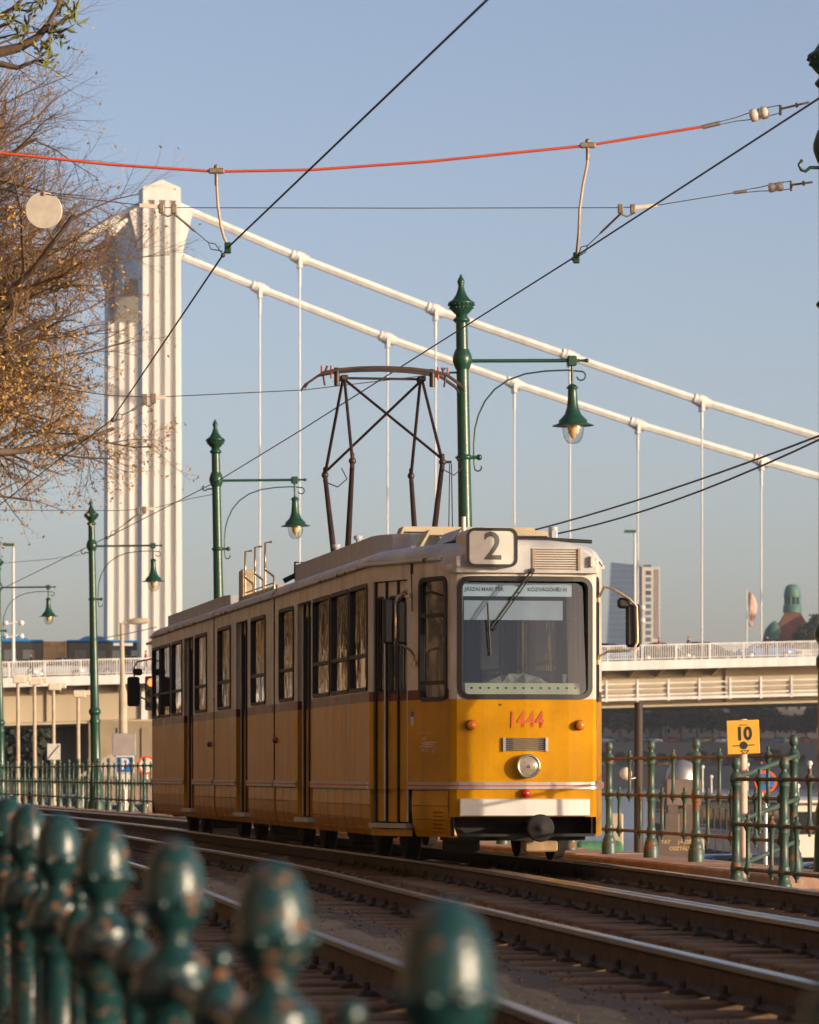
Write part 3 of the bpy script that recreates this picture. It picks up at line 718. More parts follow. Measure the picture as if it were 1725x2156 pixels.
mb = MB(); q = tp(.04)
vs = [taper(u, z, d) for d in (-.03, -.02) for u, z in ((tp(.0), SK), (tp(.52), SK), (tp(.52), .30), (tp(.0), .30))]; mb.add(vs, [(4,5,6,7), (0,3,2,1), (0,1,5,4), (3,2,6,7)]); mb.build('skirt_flap', M['tram_side'], tram)
lv = MB()
for k in range(6): lv.box(0, 0, 0, 0, 0, 0) if False else None
for k in range(6):   # louvres low on the nose side
    z = .27 + k * .036; lv.add([taper(tp(.80), z, -.02), taper(tp(.92), z, -.02), taper(tp(.92), z + .022, .008), taper(tp(.80), z + .022, .008)], [(0,1,2,3)])
lv.build('louvre', M['tram_side'], tram)
mb = MB(); wall_uv(mb, taperR, TUR[0], TUR[-1], SK, GUT, [(TUR[0] + .04, TUR[0] + .5, CW0, CW1)], .04); mb.build('nose_side', M['tram_side'], tram)
window(taperR, TUR[0] + .04, TUR[0] + .5, CW0, CW1, bar=None, name='cab_side_window', rad=.06)
trim(taperR, TUR[0], TUR[-1])
# front: yellow dash, windscreen band
WS = (-.605, .60, 1.545, 2.62)
mb = MB(); wall_uv(mb, front, FU[0], FU[-1], .425, 2.68, [(WS[0], WS[1], WS[2], WS[3])], .03, us=FU); mb.build('front_panel', M['tram_front'], tram)
mb = MB()   # chin cheeks each side of the black recess
wall_uv(mb, front, FU[0], FU[0] + .03, SK, .425, [], us=FU); wall_uv(mb, front, FU[-1] - .06, FU[-1], SK, .425, [], us=FU); mb.build('front_cheek', M['tram_front'], tram)
mb = MB(); ring_uv(mb, front, WS[0] - .03, WS[1] + .03, WS[2] - .03, WS[3] + .03, .11, .045, -.03, .020, n=7, sub=14); wsf = mb.build('windscreen_frame', M['gasket'], tram)
mb = MB(); plate_uv(mb, lambda u, z, d: front(u, z, d - .065 * (z - WS[2]) / (WS[3] - WS[2])), WS[0] - .005, WS[1] + .005, WS[2] - .005, WS[3] + .005, -.004, nu=24); mb.build('windscreen', M['windscreen'], wsf)
trim(front, FU[0], FU[-1], 40)
# white bumper board, black recess, footboard, coupler
mb = MB(); bu = [front(u, .43, .045) for u in np.linspace(-.60, .585, 13)]
rr = [[(x, y - dy, z) for z, dy in ((.432, .0), (.44, .02), (.586, .02), (.594, .0), (.594, -.05), (.432, -.05))] for x, y, _ in bu]
mb.loft(rr, smooth=False); mb.build('bumper_board', M['plate_white'], tram)
mb = MB(); mb.box(-.66, .64, .42, .9, .20, .43); mb.box(-.67, -.655, .1, .5, .25, .43); mb.box(.63, .645, .1, .5, .25, .43); mb.build('bumper_recess', M['under'], tram)
mb = MB(); rr = [[front(u, z, d) for z, d in ((.245, .05), (.27, .05), (.27, -.12), (.245, -.12))] for u in np.linspace(-.62, .63, 13)]
mb.loft(rr, smooth=False); mb.build('footboard', M['under'], tram)
mb = MB(); mb.lathe([(.06, .02), (.128, .03), (.128, .06), (.11, .072), (.03, .06), (.02, .09), (.001, .09)], 28, (.10, -.12, .325), axis=(0, -1, 0)); mb.tube([(.10, .6, .325), (.10, -.12, .325)], .06, 10); mb.build('coupler', M['under'], tram)
mb = MB(); mb.cbox(-.02, .285, -.06, .2, .105, .205, .012); mb.build('coupler_box', pm('coupler_box', (.36, .24, .12), .7, var=.3, scale=6), tram)
# headlight, indicators, tail lamp, vent
hl = MB(); hl.lathe([(.112, 0), (.112, .075), (.107, .086), (.095, .09), (.092, .07), (.09, .03)], 32, (.008, -.006, .895), axis=(0, -1, 0)); hlo = hl.build('headlight', M['chrome'], tram)
mb = MB(); mb.lathe([(.088, .045), (.06, .03), (.03, .02), (.018, .018), (.018, .055), (.001, .06)], 24, (.008, -.006, .895), axis=(0, -1, 0)); mb.build('reflector', M['chrome'], hlo)
mb = MB(); mb.lathe([(.095, .082), (.07, .098), (.035, .106), (.001, .108)], 24, (.008, -.006, .895), axis=(0, -1, 0)); mb.build('lens', M['lens'], hlo)
for x, nm in ((-.51, 'indicator_lamp'), (.515, 'indicator_lamp')):
    p = front(x, 1.275, 0); mb = MB(); mb.lathe([(.048, 0), (.048, .028)], 20, p, axis=(0, -1, 0)); o = mb.build(nm, M['gasket'], tram)
    mb = MB(); mb.lathe([(.043, .02), (.043, .055), (.034, .072), (.001, .078)], 20, p, axis=(0, -1, 0)); mb.build('lens', M['amber'], o)
mb = MB(); p = front(0, .645, 0); mb.lathe([(.042, 0), (.042, .028), (.036, .05), (.02, .064), (.001, .068)], 18, p, axis=(0, -1, 0)); mb.build('tail_lamp', M['red_lens'], tram)
def grille(name, x0, x1, z0, z1, n, mat):
    mb = MB()
    fn = front if z1 < 2.6 else (lambda u, z, d: (u, -.045 - d, z))
    plate_uv(mb, fn, x0, x1, z0, z1, .004, .005); o = mb.build(name, M['black'], tram)
    for k in range(n):
        z = z0 + (z1 - z0) * (k + .5) / n; h = (z1 - z0) / n * .36; q = MB()
        vs = [fn(u, zz, d) for u in np.linspace(x0, x1, 5) for zz, d in ((z - h, .006), (z + h * .4, .020), (z + h, .006))]
        q.add(vs, [(3*i+j, 3*i+3+j, 3*i+4+j, 3*i+1+j) for i in range(4) for j in range(2)]); q.build('slat', mat, o)
    for x in (x0 + .012, x1 - .012):
        q = MB(); vs = [fn(x + a, z, d) for a in (-.012, .012) for z, d in ((z0, .004), (z0, .024), (z1, .024), (z1, .004))]; q.add(vs, [(1,2,6,5), (0,1,2,3), (4,5,6,7)]); q.build('grille_end', mat, o)
grille('front_vent', -.215, .206, 1.032, 1.158, 7, M['alu'])
# roof with gutter; domed at the nose
def roof_ring(y, hl_, hr_, zt, zb=GUT):
    pr = [(1.0, 0), (1.0, .22), (.965, .48), (.90, .70), (.80, .84), (.62, .93), (.35, .985), (0, 1)]
    out = [(hr_ * a, y, zb + (zt - zb) * b) for a, b in pr] + [(-hl_ * a, y, zb + (zt - zb) * b) for a, b in reversed(pr[:-1])]
    return out
def hw(y):
    t = min(1, max(0, (y - .15) / 1.55)); return (.70 + (HL - .70) * t, .685 + (HR - .685) * t)
mb = MB(); rings = []
for y, k in ((-.055, .55), (-.03, .80), (.02, .90), (.10, .955), (.3, .99), (.7, 1), (1.2, 1), (1.7, 1), (2.2, 1), (5, 1), (8.94, 1)):
    a, b = hw(y); f_ = 1 if y > .15 else .93 + .07 * max(0, (y + .055) / .2); zb = 2.68 if y < .15 else 2.68 + (GUT - 2.68) * min(1, (y - .15) / .3)
    rings.append(roof_ring(y, a * f_ + .012, b * f_ + .012, 2.83 + .175 * k, zb))
mb.loft(rings, closed=False, caps=False); mb.add(rings[0], [tuple(range(len(rings[0])))], False); mb.build('roof', M['tram_roof'], tram)
mb = MB(); lo = [(x, y, 2.672) for x, y, z in rings[0]]   # brow over the windscreen
rr = [[front(u, 2.672, .012), front(u, 2.70, .035), front(u, 2.76, .03), front(u, 2.78, -.02)] for u in np.linspace(FU[0], FU[-1], 20)]
mb.loft(rr, closed=False, caps=False, smooth=True); mb.build('brow', M['tram_front'], tram)
for a, b in ((9.06, 15.10), (15.22, 23.4)):
    mb = MB(); mb.loft([roof_ring(y, HL + .012, HR + .012, 3.0) for y in (a, b)], closed=False, caps=False); mb.build('roof', M['tram_roof'], tram)
for a, b in ((1.72, 8.94), (9.06, 15.1), (15.22, 23.4)):
    for s_, x in ((-1, -HL), (1, HR)):
        mb = MB(); mb.tube([(x + s_*.018, a, GUT - .005), (x + s_*.018, b, GUT - .005)], .020, 6); mb.build('gutter', M['gutter'], tram)
mb = MB(); mb.tube([taper(tp(0), GUT - .005, .018), taper(tp(.93), GUT - .012, .018)], .020, 6); mb.build('gutter', M['gutter'], tram)
mb = MB(); mb.tube([(-.45 + .09 * k, .06 + .02 * abs(k - 8) / 8, 3.002 - .004 * abs(k - 6)) for k in range(13)], .018, 6); mb.build('roof_rim', M['gasket'], tram)
# rear nose
mb = MB(); P = [(-HL, 23.4), (-.70, 24.95), (-.6, 25.05), (.6, 25.05), (.68, 24.95), (HR, 23.4)]
mb.loft([[(x, y, z) for x, y in P] for z in (SK, GUT)], closed=False, smooth=False); mb.build('rear_nose', M['tram_side'], tram)
mb = MB(); mb.loft([roof_ring(23.4, HL, HR, 3.0), roof_ring(24.6, .82, .8, 3.0), roof_ring(25.06, .66, .64, 2.9)], closed=False, caps=False); mb.build('roof', M['tram_roof'], tram)
# number box on the roof edge
bx = MB(); SB = (-.588, -.112, 2.725, 3.085)
bfn = lambda u, z, d: (u, -.155 - d, z)
pts = rrect(*SB, .075, 5); bx.prism(pts, lambda a, b, d: (a, d, b), -.15, .42, smooth=False); box_o = bx.build('number_box', M['tram_front'], tram)
mb = MB(); ring_uv(mb, bfn, *SB, .075, .026, -.01, .012, 6); mb.build('box_frame', M['gasket'], box_o)
mb = MB(); plate_uv(mb, bfn, SB[0] + .02, SB[1] - .02, SB[2] + .02, SB[3] - .02, .002, .05); mb.build('box_face', M['sign_white'], box_o)
FM = lambda x, y, z: Matrix(((1, 0, 0, x), (0, 0, -1, y), (0, 1, 0, z), (0, 0, 0, 1)))
text_mesh('box_digit', '2', .36, M['print_grey'], box_o, FM(-.345, -.160, 2.905), xs=1.0, bold=.004)
grille('roof_vent', .045, .495, 2.705, 2.905, 9, pm('bronze_slats', (.34, .25, .15), .5, .2))
# painted number, emblem, stickers
text_mesh('painted_number', '1444', .208, M['number_red'], tram, FM(-.005, -.0125, 1.318), shear=.05, xs=.74, bold=.0045, space=1.13)
mb = MB(); p = front(-.235, 1.463, .002); mb.lathe([(.009, 0), (.009, .008)], 10, p, axis=(0, -1, 0)); mb.build('rivet', M['black'], tram)
txd = Vector((-.70 + HL, .15 - 1.70, 0)).normalized(); outd = Vector((txd.y, -txd.x, 0))
def TM(t, z, d=.004):
    o = Vector(taper(tp(t), z, d)); return Matrix(((txd.x, 0, outd.x, o.x), (txd.y, 0, outd.y, o.y), (0, 1, 0, z), (0, 0, 0, 1)))
M['faded_print'] = pm('faded_white_print', (.55, .42, .30), .6, var=.1)
em = MB()
def stroke(pts, r=.0065):
    vs = []
    for i, (a, b) in enumerate(pts):
        q0, q1 = Vector(pts[max(i-1, 0)]), Vector(pts[min(i+1, len(pts)-1)]); d = (q1 - q0).normalized(); n_ = Vector((-d.y, d.x)) * r
        vs += [(a + n_.x, b + n_.y, .0), (a - n_.x, b - n_.y, .0)]
    em.add([TMx @ Vector(v) for v in vs], [(2*i, 2*i+1, 2*i+3, 2*i+2) for i in range(len(pts)-1)])
TMx = TM(.735, 1.09)
k_ = 2.1
stroke([(k_*a, b) for a, b in [(-.075, -.010), (.030, -.010), (.050, -.018), (.056, -.035), (.052, -.055), (.044, -.072)]])
stroke([(k_*a, b) for a, b in [(-.02, .085), (-.045, .050), (-.047, .030), (-.035, .014), (.050, .010), (.072, -.002), (.078, -.025), (.074, -.05), (.064, -.074)]])
stroke([(k_*a, b) for a, b in [(-.004, .085), (-.028, .050), (-.026, .034), (-.015, .028), (.09, .028)]])
em.build('emblem', M['faded_print'], tram)
text_mesh('emblem_text', 'BKV', .055, M['faded_print'], tram, TM(.705, 1.045) , xs=1.6)
text_mesh('emblem_text', 'A BKV tulajdona', .03, M['faded_print'], tram, TM(.72, 1.205), xs=1.25)
for t, z0, z1, mt in ((.555, 1.36, 1.41, 'blue'), (.555, 1.28, 1.358, 'white')):
    mb = MB(); plate_uv(mb, taper, tp(t) - .035, tp(t) + .035, z0, z1, .004, .004)
    mb.build('sticker', pm('sticker_' + mt, (.05, .12, .30) if mt == 'blue' else (.6, .55, .5), .5), tram)
# destination plate behind the glass, roller blind, dash, driver's cab
mb = MB(); plate_uv(mb, lambda u, z, d: (u, .105 - d, z), -.585, .447, 2.468, 2.594, 0, .006); dp = mb.build('destination_plate', M['plate_white'], tram)
for tx, x, sz, b_ in (('JÁSZAI MARI TÉR', -.378, .0485, .0008), ('2', -.06, .115, 0), ('KÖZVÁGÓHÍD H', .215, .0485, .0008)):
    text_mesh('destination_text', tx, sz, M['print_grey'], dp, FM(x, .101, 2.531), bold=b_)
mb = MB(); mb.box(-.56, .37, .14, .155, 2.25, 2.43); mb.build('roller_blind', pm('blind', (.45, .42, .40), .8), tram)
mb = MB(); mb.prism([(.05, 1.56), (.11, 1.665), (.5, 1.665), (.5, 1.5), (.04, 1.5)], lambda a, b, d: (d, a, b), -.56, .52); das = mb.build('dashboard', M['cream'], tram)
for k in range(13):
    mb = MB(); x = -.50 + k * .0815; n_ = Vector((0, -.105, .06)).normalized(); mb.lathe([(.011, 0), (.011, .004)], 10, Vector((x, .082, 1.618)) , axis=n_); mb.build('vent_hole', M['black'], das)
mb = MB(); mb.lathe([(.018, 0), (.024, .085)], 12, (.40, .22, 1.667)); mb.build('paper_cup', M['plate_white'], tram)
cm = MB(); g_ = random.Random(2); rows_ = []
for i in range(9):
    rows_.append([(-.34 + .075 * i, .22 + .05 * j, 1.667 + (.11 * math.sin(math.pi * i / 8) ** .7 * math.sin(math.pi * j / 4) * g_.uniform(.5, 1.2))) for j in range(5)])
cm.add([p_ for r_ in rows_ for p_ in r_], [(i*5+j, i*5+j+1, i*5+5+j+1, i*5+5+j) for i in range(8) for j in range(4)], False); cm.build('cloth_pile', pm('mottled_cloth', (.22, .17, .11), .9, var=.7, scale=14), tram)
for q_ in (0, .06):
    mb = MB(); mb.tube([(.56, .20 + q_, 2.36 - q_), (.44, .22, 2.2 - q_), (.34, .24, 1.95), (.27 + q_, .26, 1.70)], .007, 6); mb.build('cab_cable', M['black'], tram)
mb = MB(); mb.cbox(-.25, .25, 1.05, 1.17, 1.1, 1.75, .03); mb.cbox(-.25, .25, .7, 1.17, 1.0, 1.1, .03); mb.build('driver_seat', M['seat'], tram)
mb = MB(); mb.tube([(.0 + .2*math.cos(R(a)), .62 + .08*math.sin(R(a)), 1.72 + .02*math.sin(R(a))) for a in range(0, 360, 24)], .012, 6, closed=True); mb.build('control_wheel', M['black'], tram)
pt = MB(); ptf = lambda u, z, d: (u, 1.78 - d, z); wall_uv(pt, ptf, -HL + .05, HR - .05, .9, 2.75, [(-.62, -.22, 1.62, 2.3), (-.12, .12, 1.2, 2.3), (.24, .62, 1.62, 2.3)], .02); pt.build('cab_partition', pm('cab_wall', (.045, .055, .066), .7), tram)
for a, b in ((.3, 8.9), (9.1, 15.05), (15.3, 24.9)):
    mb = MB(); wl, wr = (.64, .62) if a < 1 else (HL - .05, HR - .05)
    mb.box(-HL + .17 if a > 1 else -.66, HR - .05 if a > 1 else .64, a, b, .84, .9); mb.build('floor', M['dark_floor'], tram)
    mb = MB(); mb.box(-HL + .05 if a > 1 else -.66, HR - .05 if a > 1 else .64, a + .3, b, 2.76, 2.79); mb.build('ceiling', M['cream'] if a > 1 else M['dark_floor'], tram)
for y in (2.4, 3.3, 4.2, 5.1, 7.7, 8.4, 10.0, 10.8, 13.6, 14.4, 16.4, 17.2, 19.5, 20.4, 21.3, 22.2):
    for x in ((-.78, .72) if y not in (7.7,) else (-.78,)):
        mb = MB(); mb.cbox(x - .21, x + .21, y - .2, y + .2, 1.28, 1.34, .02); mb.cbox(x - .21, x + .21, y + .17, y + .21, 1.34, 1.84, .015); mb.tube([(x, y, .9), (x, y, 1.29)], .03, 6); mb.build('passenger_seat', M['seat'], tram)
for y in (2.9, 5.75, 7.05, 9.7, 11.5, 12.8, 14.9, 16.9, 17.6, 18.9, 20.9):
    for x in (-.55, .5):
        mb = MB(); mb.tube([(x, y, .9), (x, y, 2.76)], .019, 6); mb.build('grab_pole', pm('pole_yellow', (.70, .42, .04), .4) if 'pole_y' not in M else M['pole_y'], tram)
# running gear
for y in (3.2, 9.0, 15.16, 21.4):
    bo = MB(); bo.box(-.9, .9, y - 1.25, y + 1.25, .33, .5); 
    for x in (-.93, .93): bo.cbox(x - .07, x + .07, y - 1.2, y + 1.2, .26, .42, .03)
    for x in (-.93, .93):
        for q in (-.9, .9): bo.cbox(x - .1, x + .1, y + q - .14, y + q + .14, .2, .48, .03)
    bo = bo.build('bogie', M['under'], tram)
    for q in (-.9, .9):
        for x in (-.7175, .7175):
            mb = MB(); mb.lathe([(.05, -.07), (.30, -.07), (.335, -.06), (.335, .03), (.36, .035), (.36, .06), (.05, .06)], 28, (x, y + q, .335), axis=(1 if x < 0 else -1, 0, 0)); mb.build('wheel', M['under'], bo)
for a, b in ((.9, 8.8), (9.2, 15), (15.4, 24.2)):
    mb = MB(); mb.box(-.9 if a > 1 else -.6, .85 if a > 1 else .55, a, b, .5, .84)
    for k in range(4):
        y = a + 1.2 + k * (b - a - 2) / 3.2; mb.box(-.88 if a > 1 else -.55, -.3, y, y + .7, .22, .5)
    mb.build('underframe', M['under'], tram)
for y in (.75, 5.3, 12, 18.4): 
    mb = MB(); mb.cbox(-.86 if y > 1 else -.62, -.5 if y > 1 else -.3, y, y + .28, .08, .4, .03); mb.build('sand_box', M['under'], tram)
# roof boxes and frames
fy = [(-1.0, 8.86), (-1.0, 3.0), (-.96, 2.72), (-.86, 2.52), (-.70, 2.40), (-.42, 2.36), (-.42, 8.86)]
mb = MB(); mb.prism(fy, lambda a, b, d: (a, b, d), 2.90, 3.175); mb.build('roof_fairing', M['roof_box'], tram)
fy = [(-1.0, 23.2), (-1.0, 16.0), (-.94, 15.7), (-.42, 15.6), (-.42, 23.2)]
mb = MB(); mb.prism(fy, lambda a, b, d: (a, b, d), 2.90, 3.13); mb.build('roof_fairing', M['roof_box'], tram)
for y, z, hw_ in ((2.0, 3.19, .60), (3.1, 3.285, .68), (4.3, 3.22, .66)):
    mb = MB(); P = [(-hw_ - .10, 2.98), (-hw_ + .02, z), (hw_ - .02, z), (hw_ + .10, 2.98)]
    for a, b in zip(P, P[1:]): mb.bar((a[0], y, a[1]), (b[0], y, b[1]), .30, .045, up=(0, 0, 1) if abs(a[1]-b[1]) < .05 else (0, 1, 0)) if False else mb.prism([(a[0], a[1]), (b[0], b[1]), (b[0], b[1] - .05), (a[0], a[1] - .05)], lambda p_, q_, d: (p_, d, q_), y, y + .32)
    mb.build('roof_frame', M['frame_cream'], tram)
for x, y in ((-.36, 2.25), (-.12, 2.15), (.15, 2.3), (-.3, 3.3), (.0, 3.4), (.3, 3.4), (.42, 2.4)):
    mb = MB(); mb.lathe([(.03, 2.97), (.045, 2.99), (.03, 3.01), (.05, 3.03), (.03, 3.06), (.05, 3.08), (.03, 3.11), (.025, 3.17)], 10, (x, y, 0)); mb.build('insulator', M['porcelain'], tram)
mb = MB()
for pth in ([(-.4, 2.1, 3.1), (-.1, 2.0, 3.09), (.3, 2.1, 3.1)], [(-.3, 2.3, 3.12), (-.05, 2.1, 3.03), (.1, 2.1, 2.99)], [(-.25, 2.2, 3.15), (-.05, 2.2, 3.09), (.05, 1.9, 3.08)], [(-.4, 3.2, 3.2), (0, 3.3, 3.1), (.4, 3.3, 3.2)]): mb.tube(pth, .012, 6)
mb.build('roof_cables', M['black'], tram)
mb = MB(); mb.prism([(-.62, 3.0), (-.18, 3.0), (-.18, 3.12), (-.52, 3.12)], lambda a, b, d: (a, d, b), .45, 1.5); mb.build('roof_duct', M['roof_box'], tram)
mb = MB(); mb.tube([(-.545, .25, 2.95), (-.545, .25, 3.21)], .022, 8); mb.build('aerial', M['porcelain'], tram)
mb = MB(); mb.tube([(.33, .4, 2.98), (.33, .4, 3.13)], .045, 8); mb.cbox(.30, .36, .35, .45, 3.0, 3.1, .01); mb.build('roof_horn', M['roof_box'], tram)
mb = MB(); mb.box(-.05, .25, .55, 1.2, 3.0, 3.04); mb.build('roof_hatch', M['roof_box'], tram)
for y in (4.6, 6.2):
    mb = MB(); mb.lathe([(.02, 3.17), (.02, 3.22), (.045, 3.24), (.045, 3.27), (.001, 3.28)], 10, (-.9, y, 0)); mb.build('roof_vent_cap', M['roof_box'], tram)
mb = MB(); mb.tube([(-1.0, 8.84, 3.02), (-1.0, 8.84, 3.21), (-.85, 8.84, 3.21), (-.85, 8.84, 3.02)], .014, 6); mb.tube([(-1.12, 8.9, 3.0), (-1.0, 8.9, 3.06), (-.8, 8.9, 3.05)], .03, 6); mb.build('roof_step', M['black'], tram)
# equipment of the middle roof: box and bent rods
mb = MB(); mb.cbox(-1.0, -.83, 14.0, 14.3, 2.96, 3.38, .02); mb.build('roof_cabinet', M['frame_cream'], tram)
mb = MB(); mb.box(-1.0, .3, 10.4, 14.3, 2.97, 3.03); mb.build('roof_tray', M['frame_cream'], tram)
for y in (10.9, 11.9, 12.9):
    mb = MB(); mb.tube([(-1.04, y - .5, 2.98), (-1.04, y - .5, 3.12), (-1.04, y + .35, 3.24), (-1.04, y + .35, 3.56), (-.96, y + .3, 3.57)], .014, 6)
    mb.tube([(-1.04, y + .35, 2.98), (-1.04, y + .35, 3.26)], .011, 6); mb.tube([(-1.04, y + .35, 3.05), (-1.04, y - .5, 3.05)], .009, 6); mb.build('roof_rod', M['brass'], tram)
# pantograph
M['panto'] = pm('pantograph_tube', (.045, .026, .020), .45, .2, var=.4, scale=6)
M['panto_red'] = pm('pantograph_red', (.45, .06, .03), .5)
PY = 8.45; pan = empty('pantograph'); pan.parent = tram; pan.location = (-.06, PY, 3.2)
pz = lambda z: z - 3.2
HB, KN, AP = pz(3.22), pz(4.25), pz(5.26)
mb = MB()
for x in (-.47, .47): mb.cbox(x - .05, x + .05, -.75, .75, pz(3.14), pz(3.24), .012)
for y in (-.55, .55): mb.cbox(-.5, .5, y - .04, y + .04, pz(3.15), pz(3.23), .012)
mb.build('base_frame', M['panto'], pan)
for x in (-.47, .47):
    for y in (-.5, .5):
        mb = MB(); mb.lathe([(.05, pz(2.96)), (.03, pz(2.99)), (.055, pz(3.01)), (.03, pz(3.04)), (.055, pz(3.06)), (.03, pz(3.09)), (.04, pz(3.15))], 10, (x, y, 0)); mb.build('insulator', M['porcelain'], pan)
KX = {(-1, -1): -.47, (-1, 1): -.47, (1, -1): .50, (1, 1): .50}
for sx in (-1, 1):
    for sy in (-1, 1):
        b0 = (sx * .47, sy * .50, HB); kn = (sx * .50, sy * 1.10, KN); ap = (sx * .44, sy * .05, AP)
        mb = MB(); mb.tube([b0, kn], [.036, .026], 10); mb.build('lower_arm', M['panto'], pan)
        mb = MB(); mb.tube([kn, ap], [.019, .017], 8); mb.build('upper_arm', M['panto'], pan)
        mb = MB(); mb.ball(kn, .042); mb.cbox(kn[0] - .02, kn[0] + .02, kn[1] - .03, kn[1] + .03, KN - .09, KN + .09, .008); mb.build('knee_joint', M['panto'], pan)
for y in (-1.10, 1.10):
    mb = MB(); mb.tube([(-.50, y, KN), (.50, y, KN)], .014, 8); 
    if False: mb.build('cross_tube', M['panto'], pan)
for a, b in (((-.50, 1.10, KN + .03), (.44, .06, AP - .02)), ((.50, -1.10, KN + .03), (-.44, -.06, AP - .02))):
    mb = MB(); mb.tube([a, b], .016, 8); mb.build('diagonal_brace', M['panto'], pan)
for x in (-.44, .44):
    mb = MB(); mb.cbox(x - .04, x + .04, -.10, .10, AP - .03, AP + .03, .01); mb.build('apex_joint', M['panto'], pan)
    o_ = x + (.10 if x > 0 else -.10)
    mb = MB(); mb.tube([(o_, -.16, AP - .1), (o_, -.16, AP + .1)], .032, 8); mb.tube([(o_ * 1.25, -.16, AP - .1), (o_ * 1.28, -.16, AP), (o_ * 1.2, -.16, AP + .12)], .012, 6); mb.build('spring_cage', M['panto'], pan)
    mb = MB(); mb.tube([(o_ * 1.12, -.17, AP - .02), (o_ * 1.12, -.17, AP + .12)], .012, 6); mb.tube([(o_ * 1.32, -.17, AP + .02), (o_ * 1.32, -.17, AP + .12)], .012, 6); mb.build('red_bracket', M['panto_red'], pan)
mb = MB(); mb.tube([(-.44, 0, AP), (.44, 0, AP)], .014, 8); mb.build('apex_tube', M['panto'], pan)
for y in (-.16, .16):
    mb = MB(); top = pz(5.335)
    P = [(-.90, -.20), (-.86, -.14), (-.70, -.03), (-.52, .008), (-.3, .03), (0, .04), (.3, .03), (.52, .008), (.70, -.03), (.86, -.14), (.90, -.20)]
    mb.loft([[(a, y - q, top + b + r_) for q, r_ in ((-.03, -.02), (.03, -.02), (.03, .012), (-.03, .012))] for a, b in P], smooth=False); mb.build('contact_bow', M['panto'], pan)
for sx, sy in ((-1, 1), (1, -1)):
    kx = sx * .50; mb = MB(); ky = sy * 1.1
    mb.tube([(kx, ky, KN - .08), (kx + .14, ky * .95, KN - .14), (kx + .24, ky * .9, KN - .05), (kx + .17, ky * .86, KN + .07)], .007, 6); mb.build('jumper_cable', M['panto'], pan)
mb = MB(); mb.tube([(.58, -1.1, KN - .02), (.60, -.9, 3.3 - 3.2)], .006, 5); mb.tube([(.60, -1.1, KN - .02), (.70, -.6, 3.3 - 3.2)], .006, 5); mb.tube([(.5, -1.1, KN), (.6, -1.1, KN)], .015, 6); mb.build('pull_rope', M['wire'], pan)
# mirrors
def mirror(parts, nm):
    mo = None
    tube_, heads = parts
    mb = MB(); mb.tube(tube_, .013, 8)
    for e in (tube_[0], tube_[-1]): mb.lathe([(.03, -.02), (.03, .02)], 8, e)
    mo = mb.build(nm, M['brass'], tram)
    for (x0, x1, y0, y1, z0, z1) in heads:
        mb = MB(); mb.cbox(x0, x1, y0, y1, z0, z1, .024); mb.build('mirror_head', M['black'], mo)
mirror(([(-.98, .82, 2.50), (-1.02, .75, 2.54), (-1.12, .55, 2.47), (-1.155, .42, 2.40), (-1.165, .40, 2.10), (-1.12, .48, 2.04), (-.98, .70, 1.99), (-.93, .74, 1.93), (-.93, .76, 1.86)], [(-1.27, -1.17, .42, .50, 2.03, 2.46), (-1.15, -1.06, .38, .42, 2.03, 2.44)]), 'wing_mirror')
mirror(([(.70, .12, 2.44), (.74, .05, 2.56), (.82, .02, 2.54), (.97, 0, 2.45), (1.04, 0, 2.38), (1.05, 0, 2.05), (1.02, 0, 1.99), (.96, 0, 1.965), (.78, .05, 1.96), (.71, .10, 1.92), (.70, .12, 1.86)], [(.95, 1.09, .03, .09, 2.0, 2.40), (.87, .99, .02, .09, 2.36, 2.46)]), 'wing_mirror')
mirror(([(-1.05, 23.8, 2.55), (-1.38, 24.0, 2.48), (-1.42, 24.05, 2.4), (-1.42, 24.05, 2.0), (-1.2, 24, 1.9)], [(-1.52, -1.34, 24.0, 24.1, 1.82, 2.26), (-1.44, -1.30, 24.0, 24.08, 2.28, 2.38)]), 'wing_mirror')
# wiper
mb = MB(); mb.tube([(.035, -.07, 2.70), (-.345, -.05, 2.17)], .010, 6); mb.tube([(.055, -.07, 2.68), (-.31, -.05, 2.17)], .006, 6); mb.tube([(-.35, -.05, 2.17), (-.29, -.05, 2.17)], .012, 6)
mb.lathe([(.022, -.03), (.022, .03)], 8, (.04, -.07, 2.70), axis=(0, 1, 0)); wi = mb.build('wiper', M['gasket'], tram)
mb = MB(); mb.tube([(-.372, -.045, 2.40), (-.36, -.055, 2.17), (-.345, -.04, 1.92)], .010, 6); mb.build('wiper_blade', M['black'], wi)
for x, z in ((-.655, 2.78), (.60, 2.785)):
    mb = MB(); mb.cbox(x - .02, x + .02, -.10, .02, z - .05, z + .05, .008); mb.build('roof_handle', M['porcelain'], tram)
mb = MB(); mb.cbox(-.95, -.90, .83, .86, 2.70, 2.82, .006); mb.tube([taper(tp(.56), 2.70, .02), taper(tp(.575), 2.64, .03), taper(tp(.57), 2.35, .02)], .006, 5); mb.build('aerial_lead', M['black'], tram)
